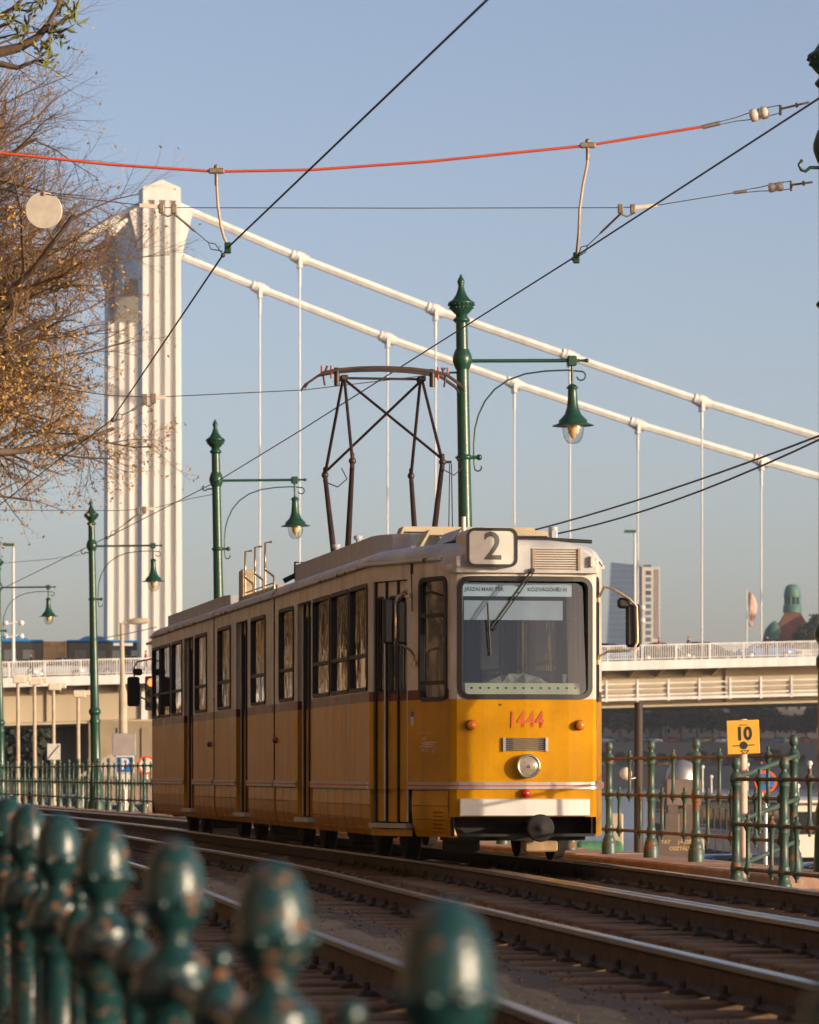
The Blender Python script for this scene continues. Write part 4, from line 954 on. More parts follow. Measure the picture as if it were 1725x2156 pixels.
# ------------------------------------------------------------ green lamp posts that carry the wires
M['bulb_glass'] = glass('lamp_globe_glass', (.93, .92, .90), 3, .10, .04)
M['bulb_in'] = pm('lamp_inner', (.75, .52, .25), .4, var=.1)
def lamp_post_meshes():
    d = {}
    mb = MB(); mb.lathe([(.21, 0), (.21, .12), (.17, .2), (.145, .8), (.15, .85), (.12, .95), (.115, 2.0), (.13, 2.04), (.13, 2.10), (.108, 2.14), (.095, 3.6), (.084, 4.9), (.080, 6.2), (.076, 6.72)], 20); d['shaft'] = (mb, 'pole_green')
    for z, r, h in ((2.3, .145, .1), (4.95, .11, .04), (6.22, .128, .13), (6.73, .11, .04)):
        mb = MB(); mb.lathe([(r * .70, z - h), (r * .9, z - h * .5), (r, z - h * .2), (r, z + h * .2), (r * .9, z + h * .5), (r * .70, z + h)], 20); d['collar%d' % int(z * 100)] = (mb, 'pole_green')
    mb = MB(); mb.lathe([(.078, 6.7), (.076, 6.80), (.10, 6.82), (.135, 6.86), (.158, 6.91), (.168, 6.94), (.176, 6.952), (.165, 6.965), (.12, 6.99), (.075, 7.05), (.05, 7.11), (.037, 7.165), (.035, 7.18), (.047, 7.186), (.037, 7.195), (.048, 7.21), (.046, 7.24), (.03, 7.275), (.014, 7.30), (.015, 7.315), (.001, 7.325)], 24)
    for k in range(20):
        a = 2 * math.pi * k / 20
        for r, z in ((.170, 6.925), (.152, 6.885)): mb.ball((r * math.cos(a), r * math.sin(a), z), .012, 6, 4)
    d['finial'] = (mb, 'pole_green')
    mb = MB(); mb.tube([(.11, 0, 6.2), (1.40, 0, 6.2)], .024, 10); mb.tube([(1.51, 0, 6.2), (1.56, 0, 6.2), (1.60, 0, 6.2), (1.63, 0, 6.2)], [.024, .016, .016, .024], 8); mb.ball((1.65, 0, 6.2), .028, 8, 6)
    mb.cbox(1.39, 1.51, -.05, .05, 6.13, 6.26, .012); d['arm'] = (mb, 'pole_green')
    arc = [(.135, 0, 4.83), (.128, 0, 4.95), (.13, 0, 5.12), (.15, 0, 5.32), (.20, 0, 5.50), (.29, 0, 5.68), (.42, 0, 5.83), (.60, 0, 5.95), (.83, 0, 6.03), (1.10, 0, 6.065), (1.38, 0, 6.075), (1.55, 0, 6.06)]
    curl = [(1.57 + .06 * math.sin(R(t)), 0, 6.0 + .06 * math.cos(R(t))) for t in range(20, 300, 40)]
    curl0 = [(.18 + .05 * math.cos(R(t)), 0, 4.82 + .05 * math.sin(R(t))) for t in range(380, 190, -40)]
    mb = MB(); mb.tube(curl0 + arc + curl, .011, 8); d['scroll_brace'] = (mb, 'pole_green')
    mb = MB(); mb.tube([(.08, 0, 4.95), (.18, 0, 4.95)], .024, 8); mb.ball((.20, 0, 4.95), .04, 8, 6); d['brace_knob'] = (mb, 'pole_green')
    q = lambda z: 5.35 + (z - 5.0) * .68
    mb = MB(); mb.tube([(1.45, 0, 6.13), (1.45, 0, 5.86)], .018, 8)
    mb.lathe([(r, q(z)) for r, z in ((.02, 5.80), (.05, 5.78), (.075, 5.735), (.085, 5.72), (.06, 5.71), (.058, 5.68), (.065, 5.5), (.078, 5.35), (.11, 5.22), (.16, 5.14), (.185, 5.11), (.19, 5.05), (.27, 5.01), (.275, 4.998), (.18, 5.02), (.10, 5.06))], 24, (1.45, 0, 0)); d['lamp_shade'] = (mb, 'pole_green')
    mb = MB(); mb.lathe([(.142, 5.37), (.142, 5.31), (.135, 5.245), (.115, 5.18), (.08, 5.135), (.04, 5.118), (.001, 5.116)], 20, (1.45, 0, 0)); d['globe'] = (mb, 'bulb_glass')
    mb = MB(); mb.lathe([(.07, 5.37), (.075, 5.30), (.06, 5.28), (.07, 5.26), (.05, 5.24), (.03, 5.2), (.001, 5.17)], 12, (1.45, 0, 0)); d['lamp_bulb'] = (mb, 'bulb_in')
    mb = MB(); mb.tube([(-.08, 0, 6.05), (-.16, 0, 6.05), (-.20, 0, 6.02), (-.24, 0, 6.03), (-.26, 0, 6.07), (-.23, 0, 6.11)], .014, 6); d['wire_hook'] = (mb, 'pole_green')
    return {k: a.mesh(k, M[b]) for k, (a, b) in d.items()}
LP = lamp_post_meshes(); LPH = 6.2
def lamp_post(X, Z, arm_y, label, lean=0.0, zb=QZ + 2.25):
    # the arm height follows from where the arm is seen; the foot stands on the wall
    za = EYE + (HOR - arm_y) / FPX * Z; s = (za - zb) / LPH
    o = tag(empty('lamp_post', (X, Z, zb), TA * .9), label, 'lamp post', 'green lamp posts along the quay fence')
    o.rotation_euler = (0, lean, TA * .9); o.scale = (1, 1, s)
    for k, me in LP.items():
        if k == 'globe': link(k, me, shade_o)
        elif k == 'lamp_bulb': link(k, me, shade_o)
        elif k == 'lamp_shade': shade_o = link(k, me, o)
        elif k == 'wire_hook': link(k, me, o)
        elif k == 'arm': arm_o = link(k, me, o)
        elif k == 'scroll_brace': link(k, me, o)
        else: link(k.rstrip('0123456789'), me, o)
    return o
lz = lambda Z: -.2
lamp_post(.80, 54.6, 760, 'green cast iron lamp post rising directly behind the pantograph tram roof', -.018, -.03)
lamp_post(-3.43, 77, 1012, 'green cast iron lamp post rising behind the middle of the tram', -.02, -.03)
lamp_post(-7.42, 99.3, 1150, 'green cast iron lamp post in front of the concrete street light, left of the tram', -.018, -.03)
lamp_post(-11.83, 121.4, 1237, 'green cast iron lamp post overlapped by the hanging golden twigs of the big tree', -.016, -.03)
lamp_post(3.705, 36.7, 314, 'green cast iron lamp post holding the insulators of the red cable', -.006, -.45)

# ------------------------------------------------------------ cast iron fences
def fence_meshes(green, hi):
    n = 24 if hi else 16
    P = MB(); P.lathe([(.080, 0), (.080, .085), (.076, .10), (.078, .115), (.070, .125), (.066, .15), (.068, .16), (.056, .175), (.050, .20), (.042, .215), (.050, .23), (.052, .255), (.050, .28), (.044, .29), (.048, .30), (.038, .315),
        (.037, .316), (.036, .57), (.040, .575), (.046, .585), (.040, .60), (.050, .615), (.053, .634), (.050, .655), (.040, .67), (.046, .685), (.038, .70), (.037, .701), (.035, .95), (.040, .955), (.048, .965), (.042, .98), (.052, .995), (.056, 1.016), (.052, 1.036), (.047, 1.045), (.040, 1.06), (.028, 1.075), (.022, 1.085), (.026, 1.092), (.022, 1.097), (.034, 1.108), (.039, 1.122), (.041, 1.134), (.043, 1.138), (.041, 1.142), (.0405, 1.155), (.037, 1.175), (.027, 1.193), (.012, 1.2), (.001, 1.201)], n, flute=(.316, .701 + .25))
    if hi:
        P = MB(); P.lathe([(.080, 0), (.080, .085), (.070, .125), (.056, .175), (.042, .215), (.052, .255), (.044, .29), (.038, .315), (.037, .316), (.036, .57), (.046, .585), (.040, .60), (.053, .634), (.040, .67), (.046, .685), (.038, .70), (.037, .701), (.035, .94), (.042, .95), (.052, .96), (.044, .975), (.058, .99), (.064, 1.012), (.060, 1.032), (.053, 1.044), (.055, 1.050), (.050, 1.056), (.036, 1.066), (.026, 1.078), (.022, 1.086), (.026, 1.091), (.023, 1.096), (.034, 1.107), (.042, 1.121), (.0465, 1.134), (.049, 1.142), (.0475, 1.149), (.0455, 1.152), (.0455, 1.166), (.0435, 1.184), (.039, 1.202), (.031, 1.218), (.020, 1.229), (.009, 1.234), (.001, 1.235)], n, flute=(.316, .94))
        for k in range(10): a = 2*math.pi*k/10; P.ball((.049*math.cos(a), .049*math.sin(a), 1.140), .008, 6, 4)
    def bal(z0, z1, top):                    # slim baluster between two rails
        b = MB(); b.lathe([(.001, z0 - .072), (.012, z0 - .068), (.014, z0 - .058), (.010, z0 - .05), (.018, z0 - .042), (.022, z0 - .034), (.034, z0 - .02), (.038, z0), (.034, z0 + .02), (.024, z0 + .032), (.022, z0 + .05), (.018, z0 + .055), (.018, z1 - .055), (.022, z1 - .05), (.028, z1 - .032), (.036, z1 - .02), (.040, z1), (.036, z1 + .02), (.024, z1 + .036), (.016, z1 + .046), (.011, z1 + .054), (.016, z1 + .062), (.018, z1 + .072), (.014, z1 + .084), (.001, z1 + .089)], n - 4)
        return b
    return P.mesh('post', green), bal(.634, 1.016, 0).mesh('upper_baluster', green), bal(.259, .634, 0).mesh('lower_baluster', green)
FM_far = fence_meshes(M['green'], False); FM_near = fence_meshes(M['green_near'], True)
def fence(root, pts, fm, railmat, first_bal=True, rr=.0165, rail_list=(.259, .634, 1.016)):
    """posts at pts; between two posts: lower, upper, lower baluster; three tubes run through all of them"""
    o0 = root.location; pm_, ub, lb = fm
    for p in pts: link('post', pm_, root).location = p - o0
    for a, b in zip(pts, pts[1:]):
        for t, me, nm in ((.25, lb, 'baluster'), (.5, ub, 'baluster'), (.75, lb, 'baluster')): link(nm, me, root).location = a.lerp(b, t) - o0
    for h in rail_list:
        mb = MB(); mb.tube([tuple(p - o0 + Vector((0, 0, h))) for p in pts], rr, 8); mb.build('rail', railmat, root)
zz = 36.6; pts = []
while zz < 150:
    pts.append(Vector((XF(zz), zz, -.032))); zz += 2.05
qf = tag(empty('quay_fence', pts[0]), 'green cast iron fence with rusty rails on the stone quay kerb', 'fence'); fence(qf, pts, FM_far, M['rust_rail'])
# stair fence, lower and closer to the track
sp_ = [Vector((2.77 - .163 * k, 35.5 - 1.6 * -k, 0)) for k in (0,)]
sp_ = [Vector((2.77 + .262 * k, 35.5 - 1.6 * k, -.236)) for k in range(4)]
sf = tag(empty('stair_fence', sp_[0]), 'green cast iron fence standing lower on the track side of the stair opening', 'fence'); fence(sf, sp_, FM_far, M['rust_rail'])
gb = tag(empty('stair_handrail', (2.86, 35.6, -.2)), 'three slanting green bars joining the low stair fence to the kerb fence post', 'railing')
for za, zb in ((.80, 1.02), (.43, .64), (.05, .27)):
    mb = MB(); mb.tube([(0 - .05, 0, za + .2), (.53, .95, zb + .2 - .03)], .022, 8); mb.build('bar', M['green'], gb)
# stair wall in lit stone, right of the stair fence
mb = MB(); mb.box(3.05, 5.2, 29, 35.3, QZ, -.22); 
sw = tag(mb.build('stair_landing', M['wall_stone']), 'rough beige stone landing behind the low stair fence', 'steps')
# the chipped fence right in front of the camera
npos = []
Z1N = 4.05
nx = [(1800, .76, .192), (940, 1.0, .172), (575, 1.25, .150), (367, 1.52, .135), (217, 1.80, .121), (123, 2.08, .113), (58, 2.36, .099), (15, 2.64, .086), (-22, 2.92, .074), (-52, 3.2, .062), (-78, 3.48, .05), (-100, 3.76, .04)]
for x, k, dr_ in nx: Z = Z1N * k; npos.append(Vector(((x - CXP) / FPX * Z, Z, EYE - dr_ * Z1N / 5.65 - 1.235)))
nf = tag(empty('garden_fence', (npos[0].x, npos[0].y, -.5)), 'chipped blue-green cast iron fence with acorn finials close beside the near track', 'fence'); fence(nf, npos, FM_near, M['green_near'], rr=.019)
mb = MB(); a, b = npos[0], npos[-1]; d = (b - a).normalized(); a = a - d * 4; b = b + d * 2; n_ = Vector((d.y, -d.x, 0)) * .2
zt = npos[0].z - .01
for zlo, zhi, nn in ((-.9, zt, 1.0),): mb.add([tuple(q + s * n_ + Vector((0, 0, zz_ - q.z))) for q in (a, b) for s, zz_ in ((-1, zlo), (1, zlo), (1, q.z), (-1, q.z))], [(0,1,2,3), (7,6,5,4), (0,4,5,1), (1,5,6,2), (2,6,7,3), (3,7,4,0)])
tag(mb.build('fence_plinth', M['wall_stone']), 'low stone plinth under the chipped near fence', 'plinth')

# ------------------------------------------------------------ overhead wires
def sag(a, b, s, n=12):
    a, b = Vector(a), Vector(b); return [a.lerp(b, k / n) - Vector((0, 0, s * 4 * (k / n) * (1 - k / n))) for k in range(n + 1)]
def wire(name, pts, r, mat, label, group=None, n=6):
    mb = MB(); mb.tube([tuple(p) for p in pts], r, n); return tag(mb.build(name, mat), label, 'wire', group)
w2 = [at(2600, -420, 20.2), at(2150, -80, 24.1), at(1720, 210, 29), at(1210, 541, 37.6), at(840, 775, 48.0), at(640, 902, 56), at(460, 1012, 66), at(240, 1124, 83), at(0, 1242, 106), at(-160, 1310, 128)]
wire('contact_wire', w2, .0085, M['wire'], 'dark contact wire over the tram, meeting its pantograph')
w1 = [at(1600, -560, 18.8), at(1025, 0, 25.2), at(480, 521, 37), at(235, 884, 55), at(0, 1062, 72), at(-200, 1190, 94)]
wire('contact_wire', w1, .0085, M['wire'], 'dark contact wire over the empty near track, crossing the bridge tower')
ZS = 37.0
rc = [at(-5200, -250, ZS), at(-1200, 205, ZS), at(0, 322, ZS), at(230, 346, ZS), at(455, 361, ZS), at(660, 357, ZS), at(900, 340, ZS), at(1237, 306, ZS), at(1488, 265, ZS)]
wire('red_cable', rc, .0125, M['red_cable'], 'red insulated cable spanning the whole sky above the tracks', n=8)
th = [at(-5200, -60, ZS), at(-900, 330, ZS), at(0, 397, ZS), at(92, 408, ZS), at(290, 431, ZS), at(350, 437, ZS), at(860, 438, ZS), at(1310, 437, ZS), at(1390, 431, ZS), at(1550, 405, ZS)]
wire('span_wire', th, .0042, M['thin_wire'], 'thin span wire below the red cable that holds the white disc')
# insulators at the end of the two spans
def tension_set(pts, lab, big):
    a, b = pts[0], pts[-1]; t = tag(empty('strain_insulator', a), lab, 'insulator', 'strain insulators of the span wires')
    L = lambda k: a.lerp(b, k) - a; up = Vector((0, 0, 1))
    mb = MB(); mb.tube([tuple(L(-.03)), tuple(L(.14))], .016 * big, 6); mb.build('cable_clamp', M['fitting'], t)
    mb = MB()
    for s in (-1, 1): mb.tube([tuple(L(.12) + up * .012 * s), tuple(L(.30) + up * .016 * s), tuple(L(.52) + up * .034 * s * big)], .0045, 5)
    for s in (-1, 1): mb.tube([tuple(L(.50) + up * .036 * s * big), tuple(L(.72) + up * .034 * s)], .0045, 5)
    mb.build('shackle', M['fitting'], t)
    mb = MB(); c = L(.52); r = .045 * big
    mb.lathe([(r * .55, -.07 * big), (r, -.06 * big), (r, -.02), (r * .6, -.01), (r * .6, .01), (r, .02), (r, .055 * big), (r * .5, .07 * big)], 14, tuple(c), axis=(b - a).normalized()); mb.build('porcelain_egg', M['porcelain'], t)
    mb = MB(); mb.cbox(L(.73).x - .012, L(.73).x + .012, -.02, .02, L(.73).z - .045, L(.73).z + .045, .006); mb.tube([tuple(L(.73)), tuple(L(1.0))], .010, 6); mb.lathe([(.022, -.01), (.022, .01)], 8, tuple(L(.88)), axis=(b - a).normalized()); mb.build('turnbuckle', M['fitting'], t)
tension_set([at(1486, 266, ZS), at(1704, 215, 36.9)], 'large pale strain insulator at the end of the red cable', 1.25)
tension_set([at(1550, 405, ZS), at(1712, 383, 36.9)], 'small pale strain insulator at the end of the thin span wire', .95)
# feeder hoses and steady arms
def hose(pts, lab):
    t = tag(empty('feeder_hose', pts[-1]), lab, 'cable', 'beige feeder hoses'); b = pts[-1]
    mb = MB(); mb.tube([tuple(p - b) for p in pts], .0125, 8); mb.build('hose', M['hose'], t)
    mb = MB(); p = pts[0] - b; mb.cbox(p.x - .07, p.x + .07, p.y - .025, p.y + .025, p.z - .015, p.z + .035, .01); mb.ball(tuple(p + Vector((0, 0, .045))), .025, 8, 6); mb.tube([tuple(p), tuple(p - Vector((0, 0, .12)))], .017, 8); mb.build('top_clamp', M['fitting'], t)
    mb = MB(); mb.cbox(-.03, .03, -.02, .02, -.07, .03, .008); mb.build('foot_clamp', M['pole_green'], t)
hose([at(456, 362, ZS), at(457, 400, ZS), at(459, 432, ZS), at(465, 475, ZS), at(472, 500, ZS), at(480, 517, ZS)], 'beige feeder hose hanging from the red cable beside the bridge tower')
hose([at(1238, 308, ZS), at(1237, 345, ZS), at(1228, 390, ZS), at(1221, 440, ZS), at(1219, 490, ZS), at(1214, 538, 37.5)], 'beige feeder hose hanging from the red cable above the lamp post')
def steady(pts, plate, lab, s=1.0):
    """pull-off: clevis plate on the span wire, rod and wire down to the contact wire"""
    t = tag(empty('pull_off_arm', pts[0]), lab, 'wire fitting', 'pull-off arms of the contact wires'); o = pts[0]
    mb = MB(); a, b = plate; mb.bar(tuple(a - o), tuple(b - o), .02 * s, .034 * s); mb.build('clevis_plate', M['porcelain'], t)
    mb = MB()
    for p in pts[1:3]: q = p - o; mb.cbox(q.x - .025*s, q.x + .025*s, q.y - .02*s, q.y + .02*s, q.z - .05*s, q.z + .035*s, .008)
    mb.tube([tuple(pts[1] - o - Vector((0, 0, .05*s))), tuple((pts[1] + pts[2]) / 2 - o - Vector((0, 0, .075*s))), tuple(pts[2] - o - Vector((0, 0, .05*s)))], .008 * s, 6); mb.build('yoke', M['fitting'], t)
    mb = MB(); L = [p - o for p in pts[2:]]; L[0] = L[0] - Vector((0, 0, .05*s)); e = L[0].lerp(L[-1], .42)
    mb.tube([tuple(L[0]), tuple(e)], .011 * s, 6); mb.build('rod', M['fitting'], t)
    mb = MB(); g_ = L[0].lerp(L[-1], .70); mb.tube([tuple(e), tuple(g_)], .0045 * s, 5)
    d = (L[-1] - g_); n_ = Vector((-d.z, 0, d.x)).normalized() * .03 * s
    mb.tube([tuple(g_), tuple(g_ + d * .3 + n_), tuple(g_ + d)], .005 * s, 5); mb.tube([tuple(g_), tuple(g_ + d * .3 - n_), tuple(g_ + d * .85 + n_ * .8)], .005 * s, 5); mb.ball(tuple(g_ + d), .022 * s, 6, 5); mb.build('bridle', M['thin_wire'], t)
steady([at(292, 432, ZS), at(340, 437, ZS), at(367, 438, ZS), at(470, 537, ZS)], (at(294, 432, ZS), at(340, 436, ZS)), 'pull-off arm of the near contact wire in front of the bridge tower')
steady([at(1388, 432, ZS), at(1333, 438, ZS), at(1307, 438, ZS), at(1208, 545, 37.5)], (at(1385, 432, ZS), at(1336, 437, ZS)), 'pull-off arm of the tram contact wire beside the upper insulators')
# farther spans
def far_span(Z, pts, lab, lab2, arm=None):
    P = [at(x, y, Z) for x, y in pts]; wire('span_wire', P, .006, M['thin_wire'], lab)
    if arm: a, b, c = [at(x, y, Z) for x, y in arm]; steady([a, a.lerp(b, .6), b, c], (a, a.lerp(b, .5)), lab2, 1.5)
far_span(54.6, [(-3200, 700), (0, 800), (235, 833), (330, 836), (640, 821), (860, 795), (955, 783)], 'thin span wire running left from the lamp post behind the pantograph', 'pull-off arm on the bridge tower side of the span behind the pantograph', ((350, 836), (305, 838), (238, 884)))
far_span(77, [(-2500, 960), (0, 1074), (250, 1075), (320, 1071), (400, 1050), (448, 1041)], 'thin span wire running left from the lamp post behind the tram middle', 'pull-off arm on the span behind the tram middle', ((325, 1070), (290, 1074), (225, 1132)))
far_span(99.3, [(-1800, 1110), (0, 1186), (100, 1178), (170, 1168)], 'thin span wire running left from the lamp post by the concrete street light', '')
wire('feeder_cable', sag(at(1050, 1134, 62), at(1750, 908, 42), .08), .012, M['wire'], 'upper black feeder cable rising to the right behind the tram roof')
wire('feeder_cable', sag(at(1100, 1136, 62), at(1750, 914, 42), .16), .012, M['wire'], 'lower black feeder cable rising to the right behind the tram roof')
wire('feeder_cable', sag(at(205, 1345, 99), at(330, 1320, 100), .02), .01, M['wire'], 'short black cable from the green lamp post to the rear of the tram')
# round white plate hung on the span wire
p = at(92, 443, ZS); ds = tag(empty('hanging_disc', p), 'round white metal disc hanging from the thin span wire', 'sign')
mb = MB(); mb.lathe([(.158, -.004), (.162, 0), (.158, .004)], 40, axis=(.12, -1, .02)); mb.build('disc', pm('disc_white', (.44, .39, .33), .6, var=.16, scale=9), ds)
mb = MB(); mb.tube([(.158 * math.cos(R(a)), .004 + .158 * math.cos(R(a)) * .12, .158 * math.sin(R(a))) for a in range(0, 360, 12)], .006, 6, closed=True); mb.build('rim', M['porcelain'], ds)
mb = MB(); mb.cbox(-.012, .012, -.02, .02, .13, .17, .005); mb.build('hanger_clip', M['fitting'], ds)

# ------------------------------------------------------------ signs by the stair
M['sign_yellow'] = pm('sign_yellow', (.66, .36, .035), .45, var=.08, scale=5)
M['pink_pole'] = pm('faded_sign_pole', (.60, .42, .33), .6, var=.2, scale=7)
c = at(1565, 1552, 35.9); sg = tag(empty('speed_sign', (c.x, c.y, ZG), R(4)), 'yellow square sign reading 10 on a pale pole by the stair fence', 'sign')
mb = MB(); mb.tube([(0.012, .035, 0), (.004, .035, c.z - ZG + .155)], .036, 12); mb.build('pole', M['pink_pole'], sg)
pl = MB(); pl.cbox(-.141, .141, -.012, .0, -.145, .145, .004); plo = pl.build('plate', M['sign_yellow'], sg); plo.location = (0, 0, c.z - ZG); plo.rotation_euler = (0, R(-2.2), 0)
text_mesh('plate_text', '10', .155, M['black'], plo, FM(0.005, -.0145, .024), bold=.006, xs=.92)
mb = MB(); fl_ = lambda a, b, d: (a, -.0135 - d, b)
mb.prism([(.034 * math.cos(R(t)), -.072 + .034 * math.sin(R(t))) for t in range(0, 360, 18)], fl_, 0, .001); mb.build('dot_mark', M['black'], plo)
for nm, x0, x1, z0, z1 in (('bar_mark', -.095, -.032, -.077, -.069), ('bar_mark', .032, .095, -.075, -.067), ('bar_mark', -.03, .034, .100, .106)):
    mb = MB(); mb.prism([(x0, z0), (x1, z0), (x1, z1), (x0, z1)], fl_, 0, .001); mb.build(nm, M['black'], plo)
mb = MB()
for a, b in (((-.028, -.118), (.044, -.116)), ((-.026, -.118), (.004, -.144)), ((.042, -.116), (.016, -.144))): mb.bar((a[0], -.0142, a[1]), (b[0], -.0142, b[1]), .002, .006, up=(0, 0, 1))
mb.build('triangle_mark', M['black'], plo)
# no-stopping sign on the quay below
M['sign_blue'] = pm('sign_blue', (.02, .16, .50), .4, var=.05); M['sign_red'] = pm('sign_red', (.72, .10, .02), .4, var=.05); M['sign_back'] = pm('sign_back', (.20, .19, .18), .5, .4)
def round_sign(x, y, Z, rpx, lab, ring, mid, bar=None, zb=QZ, yaw=0.0):
    c = at(x, y, Z); r = rpx / FPX * Z; t = tag(empty('road_sign', (c.x, c.y, zb), yaw), lab, 'sign')
    mb = MB(); mb.tube([(0, .04, 0), (0, .04, c.z - zb + r)], .03, 8); mb.build('pole', M['alu'], t)
    mb = MB(); mb.lathe([(r, 0), (r, .012)], 32, (0, 0, c.z - zb), axis=(0, -1, 0)); pl = mb.build('plate', ring, t)
    mb = MB(); mb.lathe([(r * .76, .012), (r * .76, .016)], 32, (0, 0, c.z - zb), axis=(0, -1, 0)); mb.build('plate_field', mid, t)
    if bar: mb = MB(); mb.bar((-r * .6, -.018, c.z - zb + r * .6), (r * .6, -.018, c.z - zb - r * .6), .003, r * .22, up=(0, -1, 0)) ; mb.build('plate_bar', bar, t)
round_sign(1613, 1646, 58, 24, 'round blue and red no-stopping sign seen through the stair fence', M['sign_red'], M['sign_blue'], M['sign_red'])
round_sign(309, 1611, 104, 20, 'round red and white road sign just behind the tram tail', M['sign_red'], M['plate_white'])
# ------------------------------------------------------------ vehicles
M['car_glass'] = pm('car_glass', (.012, .014, .017), .06, var=.1); M['tyre'] = pm('tyre', (.015, .015, .015), .85); M['hub'] = pm('wheel_hub', (.35, .35, .36), .35, .7)
M['lamp_red'] = pm('lit_red_lamp', (.8, .04, .02), .3, emit=((1, .08, .03), 2.5)); M['lamp_clear'] = pm('clear_lamp', (.8, .8, .78), .15)
CARP = {}
def paint(c):
    k = 'car_%d_%d_%d' % tuple(int(q * 100) for q in c)
    if k not in CARP: CARP[k] = pm(k, c, .18, .0, var=.04, spec=.7)
    return CARP[k]
def loft_sil(mb, top, wd, zb, mi=0):
    """body shell: top = [(x, z, half width)]"""
    rings = []
    for x, z, w_ in top:
        w_ = w_ * wd; rings.append([(x, -w_, zb), (x, -w_ * 1.0, zb + (z - zb) * .55), (x, -w_ * .95, z - .05), (x, -w_ * .8, z), (x, w_ * .8, z), (x, w_ * .95, z - .05), (x, w_, zb + (z - zb) * .55), (x, w_, zb)])
    mb.loft(rings, smooth=True, mi=mi)
def car(loc, rz, col, label, group='cars', kind='hatch', parts=True, lit=False):
    o = tag(empty('car', loc, rz), label, 'car', group); hb = {'hatch': 1.48, 'sedan': 1.44, 'van': 1.95}[kind]
    b = MB(); loft_sil(b, [(-2.12, .62, .80), (-2.05, .86, .93), (-1.2, .92, 1), (1.0, .90, 1), (1.8, .80, .95), (2.05, .62, .82)], .88, .22)
    roof = {'hatch': [(-2.0, .9, .80), (-1.75, 1.36, .74), (-1.2, hb, .72), (.0, hb - .01, .74), (.45, 1.30, .78), (1.15, .9, .86)],
            'sedan': [(-1.75, .9, .80), (-1.15, 1.34, .74), (-.7, hb, .72), (.05, hb - .02, .74), (.5, 1.26, .78), (1.15, .9, .86)],
            'van': [(-2.08, .9, .88), (-2.0, 1.8, .84), (-1.8, hb, .80), (.7, hb - .03, .82), (1.2, 1.55, .84), (1.7, .9, .88)]}[kind]
    body = b.build('body', paint(col), o)
    g = MB(); loft_sil(g, roof, .86, .86); g.build('cabin_glass', M['car_glass'], o)
    r = MB(); rf = [(x, z + .012, w_ * .9) for x, z, w_ in roof[2:4]]; rf = [(rf[0][0] - .15, rf[0][1] - .04, rf[0][2])] + rf + [(rf[1][0] + .12, rf[1][1] - .05, rf[1][2])]; loft_sil(r, rf, .86, hb - .09); r.build('roof_panel', paint(col), o)
    if parts:
        for x in (-1.28, 1.30):
            for s in (-1, 1):
                mb = MB(); mb.lathe([(.18, -.1), (.31, -.1), (.315, .1), (.18, .1)], 16, (x, s * .78, .315), axis=(0, s, 0)); w_ = mb.build('wheel', M['tyre'], o)
                mb = MB(); mb.lathe([(.19, .09), (.17, .112), (.001, .115)], 12, (x, s * .78, .315), axis=(0, s, 0)); mb.build('hub', M['hub'], w_)
        for s in (-1, 1):
            mb = MB(); mb.cbox(-2.12, -1.98, s * .62 - .14, s * .62 + .14, .66, .84, .02); mb.build('tail_light', M['lamp_red'] if lit else M['red_lens'], o)
            mb = MB(); mb.cbox(1.86, 2.04, s * .6 - .16, s * .6 + .16, .58, .72, .02); mb.build('headlight', M['lamp_clear'], o)
            mb = MB(); mb.bar((.52, s * .70, 1.30), (1.12, s * .78, .9), .05, .05); mb.build('pillar', paint(col), o)
            mb = MB(); mb.bar((-.35, s * .665, hb - .06), (-.35, s * .78, .9), .07, .05); mb.build('pillar', paint(col), o)
    return o
def dcar(x, v, col, lab, kind='hatch', back=False, lit=False):
    p, u = on_deck(x, v); return car(p, BA + (math.pi if back else 0), col, lab, 'cars crossing the bridge', kind, True, lit)
dcar(1395, 2.5, (.02, .022, .025), 'black car on the bridge below the distant glass tower', 'sedan', lit=True, back=False)
dcar(1612, 2.5, (.10, .20, .42), 'pale blue estate car on the bridge in front of the green dome', 'hatch', back=True, lit=True)
dcar(1290, 2.6, (.10, .20, .36), 'blue-grey car on the bridge right beside the tram mirror', 'hatch')
dcar(1490, 5.6, (.03, .03, .03), 'dark hatchback on the bridge between two hangers', 'hatch')
dcar(120, 2.4, (.40, .42, .46), 'silver hatchback on the bridge in front of the bus bellows', 'hatch', back=True, lit=False)
dcar(262, 2.4, (.36, .38, .42), 'grey car with white tailgate on the bridge in front of the bus', 'hatch', back=True)
dcar(22, 2.3, (.42, .44, .47), 'silver car on the bridge beside the white light mast', 'hatch', back=True)
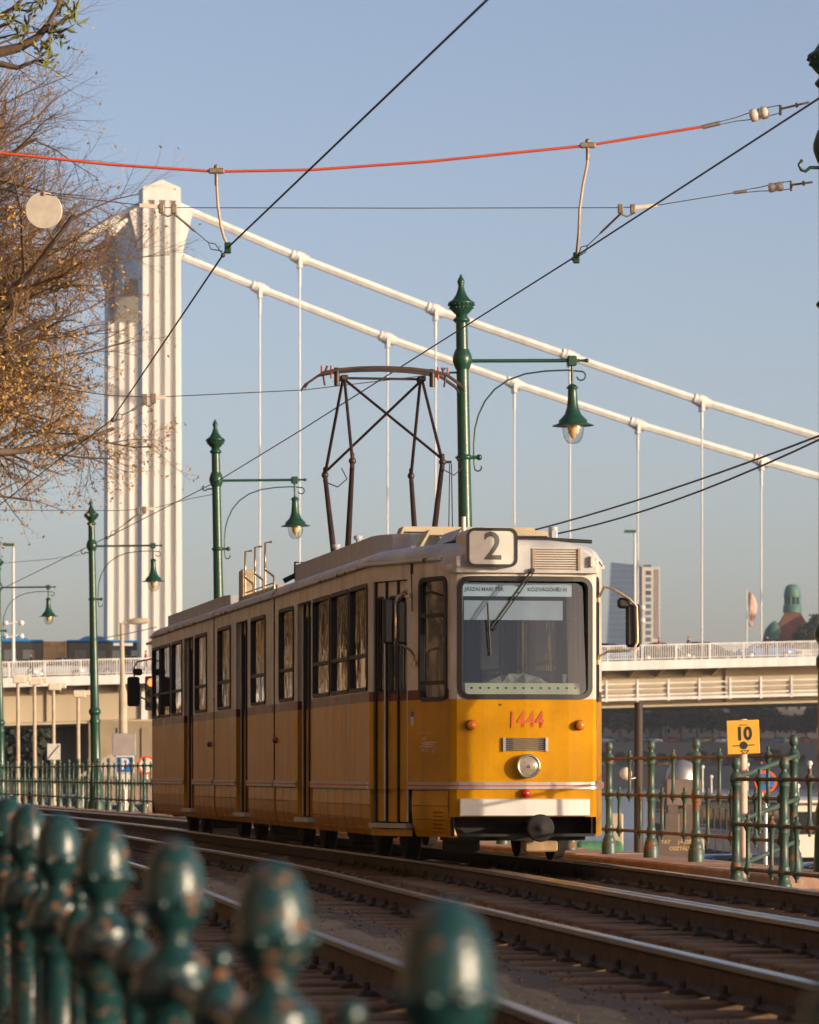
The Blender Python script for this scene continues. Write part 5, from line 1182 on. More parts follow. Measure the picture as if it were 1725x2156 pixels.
# articulated bus on the bridge
M['bus_blue'] = pm('bus_blue', (.03, .22, .52), .3, var=.05); M['bus_dark'] = pm('bus_glass', (.02, .022, .025), .1, var=.1); M['bellow'] = pm('bus_bellows', (.55, .38, .20), .8, var=.25, scale=3)
p, u0 = on_deck(-48, 6.2); bus = tag(empty('bus', p, BA), 'blue articulated bus with dark windows and tan bellows crossing the bridge', 'bus')
for a, b, roofs in ((-5.5, 4.6, [(-4.5, -1.6), (1.0, 3.6)]), (6.3, 15.0, [(7.2, 9.3), (11.8, 14.4)])):
    mb = MB(); mb.cbox(a, b, -1.27, 1.27, .30, 1.25, .05); mb.build('lower_body', M['bus_blue'], bus)
    mb = MB(); mb.cbox(a + .02, b - .02, -1.25, 1.25, 1.25, 2.86, .05); mb.build('window_band', M['bus_dark'], bus)
    mb = MB(); mb.cbox(a, b, -1.26, 1.26, 2.86, 3.02, .06); mb.build('roof', M['bus_blue'], bus)
    for q, r_ in roofs: mb = MB(); mb.prism([(q, 3.02), (r_, 3.02), (r_ - .5, 3.3), (q + .5, 3.3)], lambda x_, z_, d: (x_, d, z_), -1.0, 1.0); mb.build('roof_unit', M['bus_blue'], bus)
    k = a + .5
    while k < b - 1:
        mb = MB(); mb.cbox(k, k + .9, -1.275, -1.2, 1.35, 2.3, .03); mb.build('window', pm('bus_window', (.10, .11, .12), .12, var=.1) if 'bw' not in M else M['bw'], bus); k += 1.35
    for x in (a + 1.6, b - 1.6):
        mb = MB(); mb.lathe([(.2, -.14), (.48, -.14), (.48, .14), (.2, .14)], 18, (x, -1.14, .48), axis=(0, -1, 0)); mb.build('wheel', M['tyre'], bus)
mb = MB(); rr = []
for k in range(23):
    x = 4.6 + 1.7 * k / 22; e = 0 if k % 2 else .07; rr.append([(x, -1.15 - e, .45 - e), (x, 1.15 + e, .45 - e), (x, 1.15 + e, 2.85 + e), (x, -1.15 - e, 2.85 + e)])
mb.loft(rr, smooth=False); mb.build('bellows', M['bellow'], bus)
mb = MB(); mb.box(9.6, 11.0, -1.30, -1.26, 2.62, 2.82); mb.build('destination_display', M['plate_white'], bus)

# ------------------------------------------------------------ people on the bridge
M['skin'] = pm('skin', (.52, .30, .20), .6); M['hair'] = pm('hair', (.05, .03, .02), .7); M['dark_cloth'] = pm('dark_cloth', (.02, .02, .025), .9); M['red_cloth'] = pm('rust_cloth', (.35, .10, .05), .9); M['grey_cloth'] = pm('grey_cloth', (.12, .12, .13), .9)
def body_mesh(top, low, stride):
    V = [((0, 0, .95), .15), ((0, 0, 1.15), .14), ((0, 0, 1.36), .165), ((0, .0, 1.48), .07), ((0, .015, 1.56), .06), ((0, .02, 1.64), .095), ((0, .01, 1.74), .07),
         ((.09, 0, .90), .105), ((.10, stride*.22, .50), .065), ((.10, stride*.12, .10), .045), ((.10, stride*.12 + .13, .04), .04),
         ((-.09, 0, .90), .105), ((-.10, -stride*.1, .50), .065), ((-.10, -stride*.36, .12), .045), ((-.10, -stride*.36 + .12, .04), .04),
         ((.20, 0, 1.40), .065), ((.25, -stride*.1, 1.15), .05), ((.26, stride*.05, .92), .036), ((.26, stride*.08, .82), .035),
         ((-.20, 0, 1.40), .065), ((-.25, stride*.12, 1.15), .05), ((-.26, stride*.28, .95), .036), ((-.26, stride*.34, .86), .035)]
    Ed = [(0,1),(1,2),(2,3),(3,4),(4,5),(5,6),(0,7),(7,8),(8,9),(9,10),(0,11),(11,12),(12,13),(13,14),(2,15),(15,16),(16,17),(17,18),(2,19),(19,20),(20,21),(21,22)]
    me = bpy.data.meshes.new('b'); me.from_pydata([v for v, _ in V], Ed, []); o = bpy.data.objects.new('b', me); COL.objects.link(o)
    o.modifiers.new('s', 'SKIN'); 
    for i, (_, r) in enumerate(V): me.skin_vertices[0].data[i].radius = (r, r)
    me.skin_vertices[0].data[0].use_root = True; o.modifiers.new('u', 'SUBSURF').levels = 2
    dg = bpy.context.evaluated_depsgraph_get(); r = bpy.data.meshes.new_from_object(o.evaluated_get(dg)); bpy.data.objects.remove(o)
    r.materials.clear()
    for m_ in (top, low, M['skin'], M['hair']): r.materials.append(m_)
    for p_ in r.polygons:
        c_ = p_.center; p_.use_smooth = True
        p_.material_index = 3 if (c_.z > 1.66 or (c_.z > 1.56 and c_.y < .0)) else 2 if c_.z > 1.49 or (abs(c_.x) > .2 and c_.z < .93) else 0 if c_.z > .93 else 1
    return r
def person(x, v, rz, top, low, lab, stride=1.0):
    p, u = on_deck(x, v, 0); o = link('person', body_mesh(top, low, stride)); o.location = p - Vector((0, 0, .06)); o.rotation_euler = (0, 0, rz); return tag(o, lab, 'person', 'people walking on the bridge')
person(66, -2.6, BA + 1.4, M['dark_cloth'], M['dark_cloth'], 'person in black walking on the bridge by the white light mast')
person(307, -2.4, BA - 1.6, M['red_cloth'], M['dark_cloth'], 'person in a rust coloured top walking on the bridge above the tram tail', .6)
person(1388, -2.2, BA + 1.5, M['red_cloth'], M['grey_cloth'], 'person with a reddish jacket on the bridge next to the tram mirror', .5)
person(1450, -2.4, BA - 1.5, M['grey_cloth'], M['dark_cloth'], 'person in grey walking on the bridge just right of the tram mirror')
person(1616, -2.0, BA + .4, M['dark_cloth'], M['dark_cloth'], 'person in dark clothes on the bridge in front of the pale blue car', .3)

# ------------------------------------------------------------ left side street furniture beyond the fence
M['concrete'] = pm('concrete_pole', (.46, .38, .28), .8, var=.15, scale=3)
c = at(262, 1440, 150); t = tag(empty('street_light', (c.x, c.y, QZ)), 'tall concrete street light with a flat lamp head left of the tram', 'lamp post')
h = at(262, 1312, 150).z - QZ
mb = MB(); mb.tube([(0, 0, 0), (-.06, 0, h * .72), (-.06, 0, h * .73), (-.10, 0, h)], [.21, .14, .10, .07], 12); mb.build('pole', M['concrete'], t)
mb = MB(); mb.tube([(-.10, 0, h), (.35, 0, h + .02)], .05, 8); mb.lathe([(.03, 0), (.10, .15), (.13, .4), (.09, .75), (.02, .82)], 12, (.1, 0, h + .05), axis=(1, 0, .04)); mb.build('lamp_head', M['concrete'], t)
mb = MB(); mb.cbox(-.42, .42, -.25, -.2, h - 4.75, h - 3.95, .02); mb.build('notice_board', pm('notice_board', (.34, .30, .28), .7), t)
for x, yt, k in ((40, 1437, 8), (75, 1441, 9), (115, 1452, 10), (167, 1467, 11)):
    Z = 165 + k; c = at(x, yt, Z); t = tag(empty('floodlight_pole', (c.x, c.y, QZ)), {8: 'thin beige floodlight pole tallest of four below the bridge girder', 9: 'second tallest of four thin beige floodlight poles below the bridge', 10: 'thin beige floodlight pole behind the pale square sign', 11: 'shortest thin beige floodlight pole, next to the green lamp post'}[k], 'lamp post', 'floodlight poles below the bridge'); h = c.z - QZ
    mb = MB(); mb.tube([(0, 0, 0), (-.02, 0, 2), (-.03, 0, 2.1), (-.05, 0, h)], [.13, .12, .085, .07], 8); mb.build('pole', M['concrete'], t)
    mb = MB(); mb.cbox(-.25, .28, -.14, .14, h - .03, h + .27, .03); mb.cbox(.28, .48, -.12, .12, h + .05, h + .27, .02); mb.build('floodlight', M['porcelain'], t)
# square sign back with a diagonal strut
c = at(113, 1583, 140); t = tag(empty('square_sign', (c.x, c.y, QZ)), 'pale square sign with a dark diagonal stripe above the far fence', 'sign'); h = c.z - QZ
mb = MB(); mb.tube([(0, .04, 0), (0, .04, h)], .05, 8); mb.build('pole', M['concrete'], t)
mb = MB(); mb.cbox(-.22, .22, -.02, .0, h - .27, h + .27, .01); mb.build('plate', M['sign_white'], t)
mb = MB(); mb.bar((-.20, -.026, h - .26), (.20, -.026, h + .22), .01, .06, up=(0, -1, 0)); mb.build('stripe', M['black'], t)
# striped tent on the quay road
c = at(218, 1640, 236); t = tag(empty('striped_tent', (c.x, c.y, QZ)), 'pale striped tent on the quay road behind the far fence', 'tent'); h = at(218, 1588, 236).z - QZ
ev = at(218, 1634, 236).z - QZ
mb = MB(); mb.loft([[(-1.3, -1.3, ev), (1.3, -1.3, ev), (1.3, 1.3, ev), (-1.3, 1.3, ev)], [(.35, -.05, h), (.45, -.05, h), (.45, .05, h), (.35, .05, h)]], smooth=False); mb.build('canopy', pm('tent_cloth', (.50, .42, .33), .8, var=.5, scale=1.2, stretch=(6, .2, .2)), t)
for a in (-1.25, 1.25):
    for b in (-1.25, 1.25): mb = MB(); mb.tube([(a, b, 0), (a, b, ev)], .04, 6); mb.build('leg', M['alu'], t)
# parking sign
c = at(263, 1612, 118); t = tag(empty('parking_sign', (c.x, c.y, QZ)), 'blue parking sign with white P and a white panel below, behind the far fence', 'sign'); h = c.z - QZ
mb = MB(); mb.tube([(0, .04, 0), (0, .04, h + .2)], .04, 8); mb.build('pole', M['alu'], t)
mb = MB(); mb.cbox(-.26, .26, -.02, 0, h - .22, h + .28, .01); mb.build('plate', M['plate_white'], t)
mb = MB(); mb.cbox(-.23, .23, -.026, -.015, h - .19, h + .24, .004); mb.build('plate_field', M['sign_blue'], t)
text_mesh('plate_text', 'P', .44, M['plate_white'], t, FM(0, -.029, h + .03), bold=.012)
mb = MB(); mb.cbox(-.23, .23, -.02, 0, h - .68, h - .24, .01); mb.build('lower_plate', M['plate_white'], t)
# traffic signal behind the tram tail
c = at(319, 1437, 112); t = tag(empty('traffic_light', (c.x, c.y, QZ)), 'black traffic signal showing red just behind the tram tail', 'traffic light'); h = c.z - QZ
mb = MB(); mb.tube([(.1, .1, 0), (.1, .1, h + .1)], .05, 8); mb.build('pole', M['concrete'], t)
mb = MB(); mb.cbox(-.17, .17, -.1, .1, h - .75, h + .17, .03); hd = mb.build('signal_head', M['black'], t)
for k, (mt) in enumerate((pm('red_signal', (.8, .05, .02), .3, emit=((1, .10, .03), 5)), M['black'], M['black'])):
    mb = MB(); mb.lathe([(.105, 0), (.09, .03), (.04, .045), (.001, .05)], 16, (0, -.1, h + .0 - k * .29), axis=(0, -1, 0)); mb.build('signal_lens', mt, hd)
    mb = MB(); mb.tube([(-.11, -.1, h - k*.29), (-.08, -.2, h + .08 - k*.29), (0, -.22, h + .12 - k*.29), (.08, -.2, h + .08 - k*.29), (.11, -.1, h - k*.29)], .012, 5); mb.build('visor', M['black'], hd)
# parked and driving cars on the lower road, seen through the fence
rc_ = random.Random(11)
cols = [((.45, .46, .48), 'silver'), ((.03, .03, .035), 'black'), ((.10, .16, .30), 'blue'), ((.55, .54, .5), 'white'), ((.30, .05, .03), 'red'), ((.2, .2, .2), 'grey'), ((.45, .28, .06), 'ochre'), ((.06, .12, .10), 'dark green')]
spots = [(30, 262), (95, 275), (150, 258), (215, 270), (285, 252), (60, 300), (130, 292), (12, 322), (255, 240)]
things = ['below the square sign', 'left of the parking sign', 'behind the far fence', 'right of the green lamp post', 'below the parking sign', 'beside the floodlight poles', 'far along the quay road', 'near the bridge pier', 'at the foot of the concrete street light']
for i, (x, Z) in enumerate(spots):
    c, nme = cols[i % 8]; p = at(x, 1700, Z)
    car((p.x, p.y, QZ), rc_.choice((1.4, 1.75, 1.6)), c, '%s car on the lower quay road %s' % (nme, things[i]), 'cars on the lower quay road', rc_.choice(('hatch', 'sedan', 'van')), True, i % 3 == 0)
# ------------------------------------------------------------ right side, lower quay and boats
p = at(1488, 1795, 92); car((p.x, p.y, QZ), R(200), (.04, .10, .28), 'blue car parked below the quay wall beyond the kerb fence', 'cars on the lower quay', 'hatch')
p = at(1700, 1815, 84); car((p.x, p.y, QZ), R(190), (.22, .24, .24), 'grey car parked below the stair fence', 'cars on the lower quay', 'hatch')
c = at(1262, 1803, 95); mb = MB(); rr = []
for k in range(13):
    y = -.5 + .0833 * k; r_ = .36 + .04 * (k % 2) ; rr.append([(y * 1.0, r_ * math.cos(R(a)) , .36 + r_ * math.sin(R(a))) for a in range(0, 360, 20)])
mb.loft(rr); gt = mb.build('tarpaulin_roll', pm('green_tarpaulin', (.08, .22, .10), .7, var=.2)); gt.location = (c.x, c.y, c.z - .40); gt.rotation_euler = (0, 0, R(8)); tag(gt, 'ribbed green tarpaulin cover just behind the kerb by the tram nose', 'tarpaulin')
mb = MB(); mb.box(c.x - 1.5, c.x + 1.5, c.y - .6, c.y + .6, QZ, c.z - .40); tag(mb.build('container_skip', M['girder']), 'low cream container under the green tarpaulin cover', 'container')
# black pole with the globe lamp
c = at(1345, 1480, 60); t = tag(empty('globe_lamp', (c.x, c.y, QZ)), 'dark tall pole with a white globe lamp behind the kerb fence', 'lamp post'); h = c.z - QZ
mb = MB(); mb.tube([(0, 0, 0), (0, 0, h)], [.075, .06], 10); mb.build('pole', pm('dark_pole', (.045, .030, .022), .7), t)
mb = MB(); q = at(1317, 1629, 60); mb.ball((q.x - c.x, -.15, q.z - QZ), .092, 16, 10); mb.build('globe', M['porcelain'], t)
mb = MB(); mb.tube([(0, 0, q.z - QZ - .05), (q.x - c.x, -.15, q.z - QZ - .09)], .015, 6); mb.build('bracket', M['alu'], t)
# brown kiosk with a round cover behind
M['brown'] = pm('brown_panel', (.20, .14, .11), .7, var=.12); M['umber'] = pm('dark_brown_board', (.13, .095, .075), .7, var=.15); M['gold'] = pm('gold_letter', (.55, .36, .16), .5)
a, b = at(1400, 1696, 120), at(1472, 1641, 120); mb = MB(); mb.cbox(a.x, b.x, 119.2, 120.8, a.z, b.z, .02); ki = mb.build('advert_box', M['brown']); tag(ki, 'brown box panel on a post over the river edge', 'sign')
mb = MB(); mb.box((a.x+b.x)/2 - .1, (a.x+b.x)/2 + .1, 119.9, 120.1, QZ, a.z); tag(mb.build('box_post', M['umber']), 'dark square post carrying the brown box panel', 'post')
c = at(1437, 1640, 140); mb = MB(); mb.lathe([(.55, 0), (.55, .3), (.5, .6), (.32, .85), (.001, .95)], 20); o = mb.build('round_cover', M['alu']); o.location = (c.x, c.y, c.z - .3); tag(o, 'rounded grey cover seen above the brown box panel', 'cover'); 
mb = MB(); mb.box(c.x - .5, c.x + .5, c.y - .4, c.y + .4, QZ, c.z - .3); tag(mb.build('cover_base', M['umber']), 'dark base below the rounded grey cover', 'base')
a, b = at(1386, 1812, 88), at(1470, 1755, 88); bo_ = tag(empty('name_board', ((a.x + b.x)/2, 88, QZ)), 'brown board with gold capital letters behind the kerb fence', 'sign')
mb = MB(); mb.cbox(a.x - bo_.location.x, b.x - bo_.location.x, -.04, .04, a.z - QZ, b.z - QZ, .01); mb.build('board', M['umber'], bo_)
for s in (-.35, .35): mb = MB(); mb.tube([(s, .06, 0), (s, .06, a.z - QZ + .1)], .04, 6); mb.build('leg', M['alu'], bo_)
for tx, x, y in (('TAT', 1402, 1773), ('JÓZSES', 1445, 1773), ('OSZTÁLYO', 1437, 1787)):
    q = at(x, y, 88); text_mesh('board_text', tx, .108, M['gold'], bo_, FM(q.x - bo_.location.x, -.045, q.z - QZ), bold=.004)
for x in (1295, 1465, 1413):
    a, b = at(x - 16, 1840, 100), at(x + 16, 1712, 100); mb = MB(); mb.cbox(a.x, b.x, 99.6, 100.2, QZ, b.z - (.0 if x != 1465 else .6), .03)
    tag(mb.build('quay_cabinet', M['concrete'] if x != 1413 else M['umber']), {1295: 'grey concrete block on the quay next to the tram nose', 1465: 'beige cabinet on the quay beside the brown name board', 1413: 'dark upright panel on the quay behind the name board'}[x], 'cabinet')
# moored white boats
M['boat'] = pm('boat_white', (.74, .68, .58), .5, var=.08, scale=.5); M['boat_wood'] = pm('boat_dark', (.10, .085, .075), .6)
def boat(x, Z, L, W, H, lab, rz=TA, decks=1, y=None):
    c = at(x, 1650, Z); o = tag(empty('river_boat', (c.x, Z, WZ), rz), lab, 'boat', 'boats moored at the quay')
    mb = MB(); rr = []
    for k in range(11):
        t_ = k / 10; w_ = W / 2 * (1 - max(0, abs(t_ - .5) * 2 - .55) ** 2 * 4.2); rr.append([(-w_ * .8, (t_ - .5) * L, -.3), (-w_, (t_ - .5) * L, 1.0 + .4 * abs(t_ - .5)), (w_, (t_ - .5) * L, 1.0 + .4 * abs(t_ - .5)), (w_ * .8, (t_ - .5) * L, -.3)])
    mb.loft(rr, smooth=False); mb.build('hull', M['boat_wood'], o)
    for dk in range(decks):
        z = 1.05 + dk * 2.1; w_ = W * .42 - dk * .3; l_ = L * (.36 - .1 * dk)
        mb = MB(); mb.cbox(-w_, w_, -l_, l_, z, z + H, .06); ca = mb.build('cabin', M['boat'], o)
        mb = MB(); mb.cbox(-w_ - .35, w_ + .35, -l_ - .4, l_ + .4, z + H, z + H + .12, .03); mb.build('cabin_roof', M['boat'], o)
        n_ = int(l_ * 2 / 1.5)
        for k in range(n_):
            yy = -l_ + .4 + k * 1.5
            for s in (-1, 1): mb = MB(); mb.box(s * w_ - .03, s * w_ + .03, yy, yy + 1.0, z + H * .42, z + H * .85); mb.build('window', M['car_glass'], ca)
        for k in range(3): mb = MB(); xx = -w_ + .3 + k * (2 * w_ - .6) / 3; mb.box(xx, xx + (2 * w_ - .6) / 3 - .15, -l_ - .03, -l_ + .03, z + H * .45, z + H * .85); mb.build('window', M['car_glass'], ca)
    zt_ = 1.05 + decks * 2.1
    for yy, hh in ((-L * .2, .9), (0, 1.5), (L * .1, .6)): mb = MB(); mb.tube([(.3, yy, zt_ - .1), (.3, yy, zt_ + hh)], .045, 6); mb.ball((.3, yy, zt_ + hh), .11, 8, 6); mb.build('mast', M['boat'], o)
    mb = MB(); mb.tube([(-W * .46, (k / 12 - .5) * L * .9, 1.95) for k in range(13)], .035, 5)
    for k in range(13): mb.tube([(-W * .46, (k / 12 - .5) * L * .9, 1.0), (-W * .46, (k / 12 - .5) * L * .9, 1.95)], .03, 5)
    mb.build('deck_rail', M['boat'], o)
    return o
boat(1560, 190, 20, 4.6, 1.9, 'small white river boat moored at the quay behind the speed sign', TA * .6)
boat(1690, 165, 26, 5.4, 2.1, 'larger white river boat with masts moored behind the stair fence', TA * .6, 1)
boat(1470, 260, 18, 4.4, 1.7, 'low grey and white boat farther out behind the brown box panel', TA * .5)

# ------------------------------------------------------------ far bank
M['fb_wall'] = pm('far_house', (.42, .36, .28), .9, var=.2, scale=.05); M['fb_win'] = pm('far_window', (.025, .03, .04), .2); M['fb_roof'] = pm('far_roof', (.10, .05, .035), .9)
def house(X, Y, z0, wd, dp, h, label, group=None, fx=3.2, fz=3.6, rz=0, roofh=4, mats=None, name='house', cat='house', wsz=(.9, 1.5), side=False, name_cornice=True):
    wm, rm = mats or (M['fb_wall'], M['fb_roof'])
    o = tag(empty(name, (X, Y, z0), rz), label, cat, group)
    mb = MB(); mb.box(-wd/2, wd/2, 0, dp, 0, h); wl = mb.build('wall', wm, o)
    mb = MB(); mb.box(-wd/2 - .35, wd/2 + .35, -.35, dp + .35, h, h + .6); mb.build('cornice', wm, o)
    mb = MB(); mb.prism([(-.2, h + .6), (dp + .2, h + .6), (dp * .7, h + .6 + roofh), (dp * .3, h + .6 + roofh)], lambda a, b, d: (d, a, b), -wd/2, wd/2); mb.build('roof', rm, o)
    wmb = MB(); wmb.box(-wsz[0]/2, wsz[0]/2, -.06, .02, 0, wsz[1]); wme = wmb.mesh('window', M['fb_win']); fmb = MB(); fmb.box(-wsz[0]/2 - .2, wsz[0]/2 + .2, -.16, .0, -.25, -.02); fme = fmb.mesh('window_sill', wm)
    nx_, nz = int((wd - 1.2) / fx), int((h - 1) / fz)
    for i in range(nx_):
        for j in range(nz):
            q = ((i + .5 - nx_/2) * (wd - .8) / nx_, 0, 1.6 + j * fz)
            a = link('window', wme, o); a.location = q
            b = link('sill', fme, a)
    return o
hx = 52
labels_h = ['grey stone house front behind dark trees across the river', 'tall ochre house across the river under the bridge girder', 'wide town house across the river behind parked cars', 'narrow house across the river beneath the walkway', 'pale corner house across the river, farthest right', 'low house across the river next to the tram']
for i, (wd, h) in enumerate(((16, 17), (13, 20), (19, 16), (11, 19), (17, 18), (14, 15))):
    house(hx + wd/2, 1348 + 3 * (i % 2), 12, wd - .6, 14, h, labels_h[i], 'houses on the far bank', 3.4, 3.8, 0); hx += wd
cz = random.Random(4)
carm = {}
def far_car(X, Y, z, rz, col, lab):
    k = tuple(col)
    if k not in carm:
        mb = MB(); loft_sil(mb, [(-2.12, .62, .80), (-2.05, .86, .93), (-1.2, .92, 1), (1.0, .90, 1), (1.8, .80, .95), (2.05, .62, .82)], .88, .12); loft_sil(mb, [(-1.9, .9, .80), (-1.5, 1.36, .74), (-1.0, 1.46, .72), (.0, 1.45, .74), (.45, 1.30, .78), (1.15, .9, .86)], .86, .86, 1)
        for s in (-1, 1): mb.box(-2.16, -2.0, s * .6 - .15, s * .6 + .15, .62, .82, 2)
        carm[k] = mb.mesh('car', [paint(col), M['car_glass'], M['lamp_red'] if cz.random() < .4 else M['red_lens']])
    o = link('car', carm[k]); o.location = (X, Y, z); o.rotation_euler = (0, 0, rz); o.scale = (1.5, 1.5, 1.25); return tag(o, lab, 'car', 'cars on the far bank')
for i in range(13):
    x = 1282 + i * 35 + cz.uniform(-8, 8); Y = 1310 + cz.uniform(-3, 6); c, nm = cols[i % 4 if i % 2 else (i % 8)]
    far_car((x - CXP) / FPX * Y, Y, 10.25, R(cz.choice((62, 245))), c, '%s car on the upper road of the far bank across the river' % nm)
for i in range(8):
    x = 1290 + i * 55 + cz.uniform(-12, 12); c, nm = cols[(i * 3) % 8]; far_car((x - CXP) / FPX * 1290, 1290, 2.98, R(cz.choice((62, 245))), c, '%s car on the lower quay of the far bank across the river' % nm)
# glass office tower far behind
M['curtain'] = pm('curtain_wall', (.045, .10, .19), .08, .0, var=.2, scale=.05, spec=1.0); M['mullion'] = pm('mullion', (.10, .15, .22), .3); M['tower_pale'] = pm('tower_pale', (.62, .55, .45), .7)
Yt = 2900; k = Yt / FPX; tx = lambda x: (x - CXP) * k; tz = lambda y: EYE + (HOR - y) * k - 14
ot = tag(empty('office_tower', (tx(1335), Yt, 14)), 'distant blue glass office tower with a pale stone side', 'tower'); ox = tx(1335)
mb = MB(); P = [(1279, 1345), (1283, 1270), (1287, 1184), (1300, 1185), (1330, 1188), (1352, 1192), (1352, 1345)]
mb.prism([(tx(1272) - ox, 0)] + [(tx(x) - ox, tz(y)) for x, y in P] + [(tx(1352) - ox, 0)], lambda a, b, d: (a, d, b), 0, 22); mb.build('glass_wing', M['curtain'], ot)
for i in range(14):
    y = 1198 + i * 12.4; mb = MB(); x0 = 1287 - (y - 1184) * .05; mb.box(tx(x0) - ox, tx(1351.5) - ox, -.5, .1, tz(y), tz(y) + .55); mb.build('floor_band', M['mullion'], ot)
for i in range(9):
    x = 1291 + i * 7; mb = MB(); mb.box(tx(x) - ox - .1, tx(x) - ox + .1, -.35, .1, tz(1352), tz(1190)); mb.build('mullion', M['mullion'], ot)
mb = MB(); mb.box(tx(1352.2) - ox, tx(1390) - ox, -1.5, 22, 0, tz(1194)); mb.build('stone_wing', M['tower_pale'], ot)
for i in range(11):
    y = 1202 + i * 14; mb = MB(); mb.box(tx(1360) - ox, tx(1371) - ox, -1.75, -1.4, tz(y + 9), tz(y)); mb.build('window', M['curtain'] if i not in (0, 3) else M['fb_win'], ot)
for i in range(3):
    x = 1377 + i * 4; mb = MB(); mb.box(tx(x) - ox, tx(x + 1.6) - ox, -1.7, -1.4, tz(1345), tz(1199)); mb.build('window_strip', M['fb_roof'], ot)
mb = MB(); mb.box(tx(1356) - ox, tx(1372) - ox, 2, 12, tz(1194), tz(1189)); mb.build('roof_plant', M['fb_win'], ot)
# domed hotel on the far bank
M['patina'] = pm('copper_patina', (.09, .19, .15), .6, var=.2, scale=.3); M['tile_red'] = pm('roof_tile_red', (.20, .068, .035), .8, var=.2, scale=.4)
Yh = 1420; k = Yh / FPX; hxp = lambda x: (x - CXP) * k; hzp = lambda y: EYE + (HOR - y) * k - 12
oh = tag(empty('domed_hotel', (hxp(1669), Yh, 12)), 'distant hotel with red tiled roof, green lantern and small green dome', 'hotel'); ox = hxp(1669)
mb = MB(); mb.box(hxp(1600) - ox, hxp(1760) - ox, -2, 20, 0, hzp(1352)); wl = mb.build('wall', M['fb_wall'], oh)
mb = MB(); w0, w1 = (hxp(1714) - hxp(1626)) / 2, (hxp(1684) - hxp(1656)) / 2
mb.loft([[(-w0, -w0, hzp(1352)), (w0, -w0, hzp(1352)), (w0, w0, hzp(1352)), (-w0, w0, hzp(1352))], [(-w0 * .93, -w0*.93, hzp(1338)), (w0*.93, -w0*.93, hzp(1338)), (w0*.93, w0*.93, hzp(1338)), (-w0*.93, w0*.93, hzp(1338))], [(-w1, -w1, hzp(1288)), (w1, -w1, hzp(1288)), (w1, w1, hzp(1288)), (-w1, w1, hzp(1288))]], smooth=False); mb.build('roof', M['tile_red'], oh)
u_ = lambda px_: px_ * k
mb = MB(); mb.lathe([(u_(20.5), hzp(1290)), (u_(19), hzp(1274)), (u_(17.5), hzp(1273))], 16); mb.build('lantern_base', M['patina'], oh)
for i in range(10):
    a = 2 * math.pi * i / 10; mb = MB(); mb.tube([(u_(15.5) * math.cos(a), u_(15.5) * math.sin(a), hzp(1274)), (u_(15.5) * math.cos(a), u_(15.5) * math.sin(a), hzp(1255))], u_(1.9), 6); mb.build('lantern_column', M['patina'], oh)
mb = MB(); mb.lathe([(u_(10), hzp(1274)), (u_(10), hzp(1256))], 10); mb.build('lantern_core', M['fb_win'], oh)
mb = MB(); mb.lathe([(u_(18), hzp(1258)), (u_(18.5), hzp(1254)), (u_(17.5), hzp(1248)), (u_(17), hzp(1243)), (u_(14), hzp(1235)), (u_(8), hzp(1231)), (.01, hzp(1230))], 20); mb.build('lantern_dome', M['patina'], oh)
mb = MB(); mb.lathe([(u_(26), hzp(1352)), (u_(25), hzp(1343)), (u_(20), hzp(1326)), (u_(12), hzp(1316)), (u_(6), hzp(1311)), (.01, hzp(1307))], 18, (hxp(1630) - ox, -3, 0)); mb.build('small_dome', M['patina'], oh)

# ------------------------------------------------------------ houses along the street (seen in the tram's windows)
M['facade'] = pm('street_facade', (.25, .175, .11), .85, var=.15, scale=.2); M['facade2'] = pm('street_facade_pale', (.28, .21, .145), .85, var=.15, scale=.2); M['street_roof'] = pm('street_roof', (.16, .07, .045), .85)
hy = -84
lab_s = ['ochre town house along the street far behind the chipped fence', 'pale town house along the street behind the chipped fence', 'ochre town house along the street level with the chipped fence', 'pale town house along the street beside the near tracks', 'ochre town house along the street opposite the tram', 'pale town house along the street nearest the big budding tree', 'ochre town house along the street past the big budding tree', 'pale town house along the street two doors before the bridge ramp', 'tall ochre town house along the street by the bridge ramp', 'pale town house standing forward at the bend of the street', 'ochre town house standing forward past the bend of the street', 'last pale town house before the bridge']
for i, (wd, h) in enumerate(((30, 25), (26, 27), (32, 24), (28, 26), (30, 27), (26, 25), (34, 26), (30, 24), (34, 27), (26, 25), (26, 24), (22, 26))):
    cx_ = XF(hy + wd/2) - (23 if i < 9 else 15.5); sl_ = math.atan2(XF(hy + wd) - XF(hy), wd)
    house(cx_, hy + wd/2, ZG - .05, wd - .5, 13, h, lab_s[i], 'town houses along the street', 3.0, 3.7, math.pi/2 - sl_, 4.5, (M['facade'] if i % 2 == 0 else M['facade2'], M['street_roof']), 'town_house', 'house', (1.15, 2.0)); hy += wd
# ------------------------------------------------------------ trees
def np_tubes(segs, n=3):
    S = np.array([(*a, *b, r0, r1) for a, b, r0, r1 in segs], float); p0, p1 = S[:, :3], S[:, 3:6]; r0, r1 = S[:, 6:7], S[:, 7:8]
    d = p1 - p0; d /= np.linalg.norm(d, axis=1, keepdims=True) + 1e-9
    ref = np.where(np.abs(d[:, 2:3]) < .9, np.array([[0, 0, 1.0]]), np.array([[1.0, 0, 0]])); u = np.cross(d, ref); u /= np.linalg.norm(u, axis=1, keepdims=True); v = np.cross(d, u)
    V = np.empty((len(S), 2 * n, 3))
    for k in range(n):
        a = 2 * math.pi * k / n; off = u * math.cos(a) + v * math.sin(a); V[:, k] = p0 + off * r0; V[:, n + k] = p1 + off * r1
    F_ = np.array([[k, (k + 1) % n, n + (k + 1) % n, n + k] for k in range(n)]); Fc = (F_[None] + (np.arange(len(S)) * 2 * n)[:, None, None]).reshape(-1, 4)
    return V.reshape(-1, 3), Fc
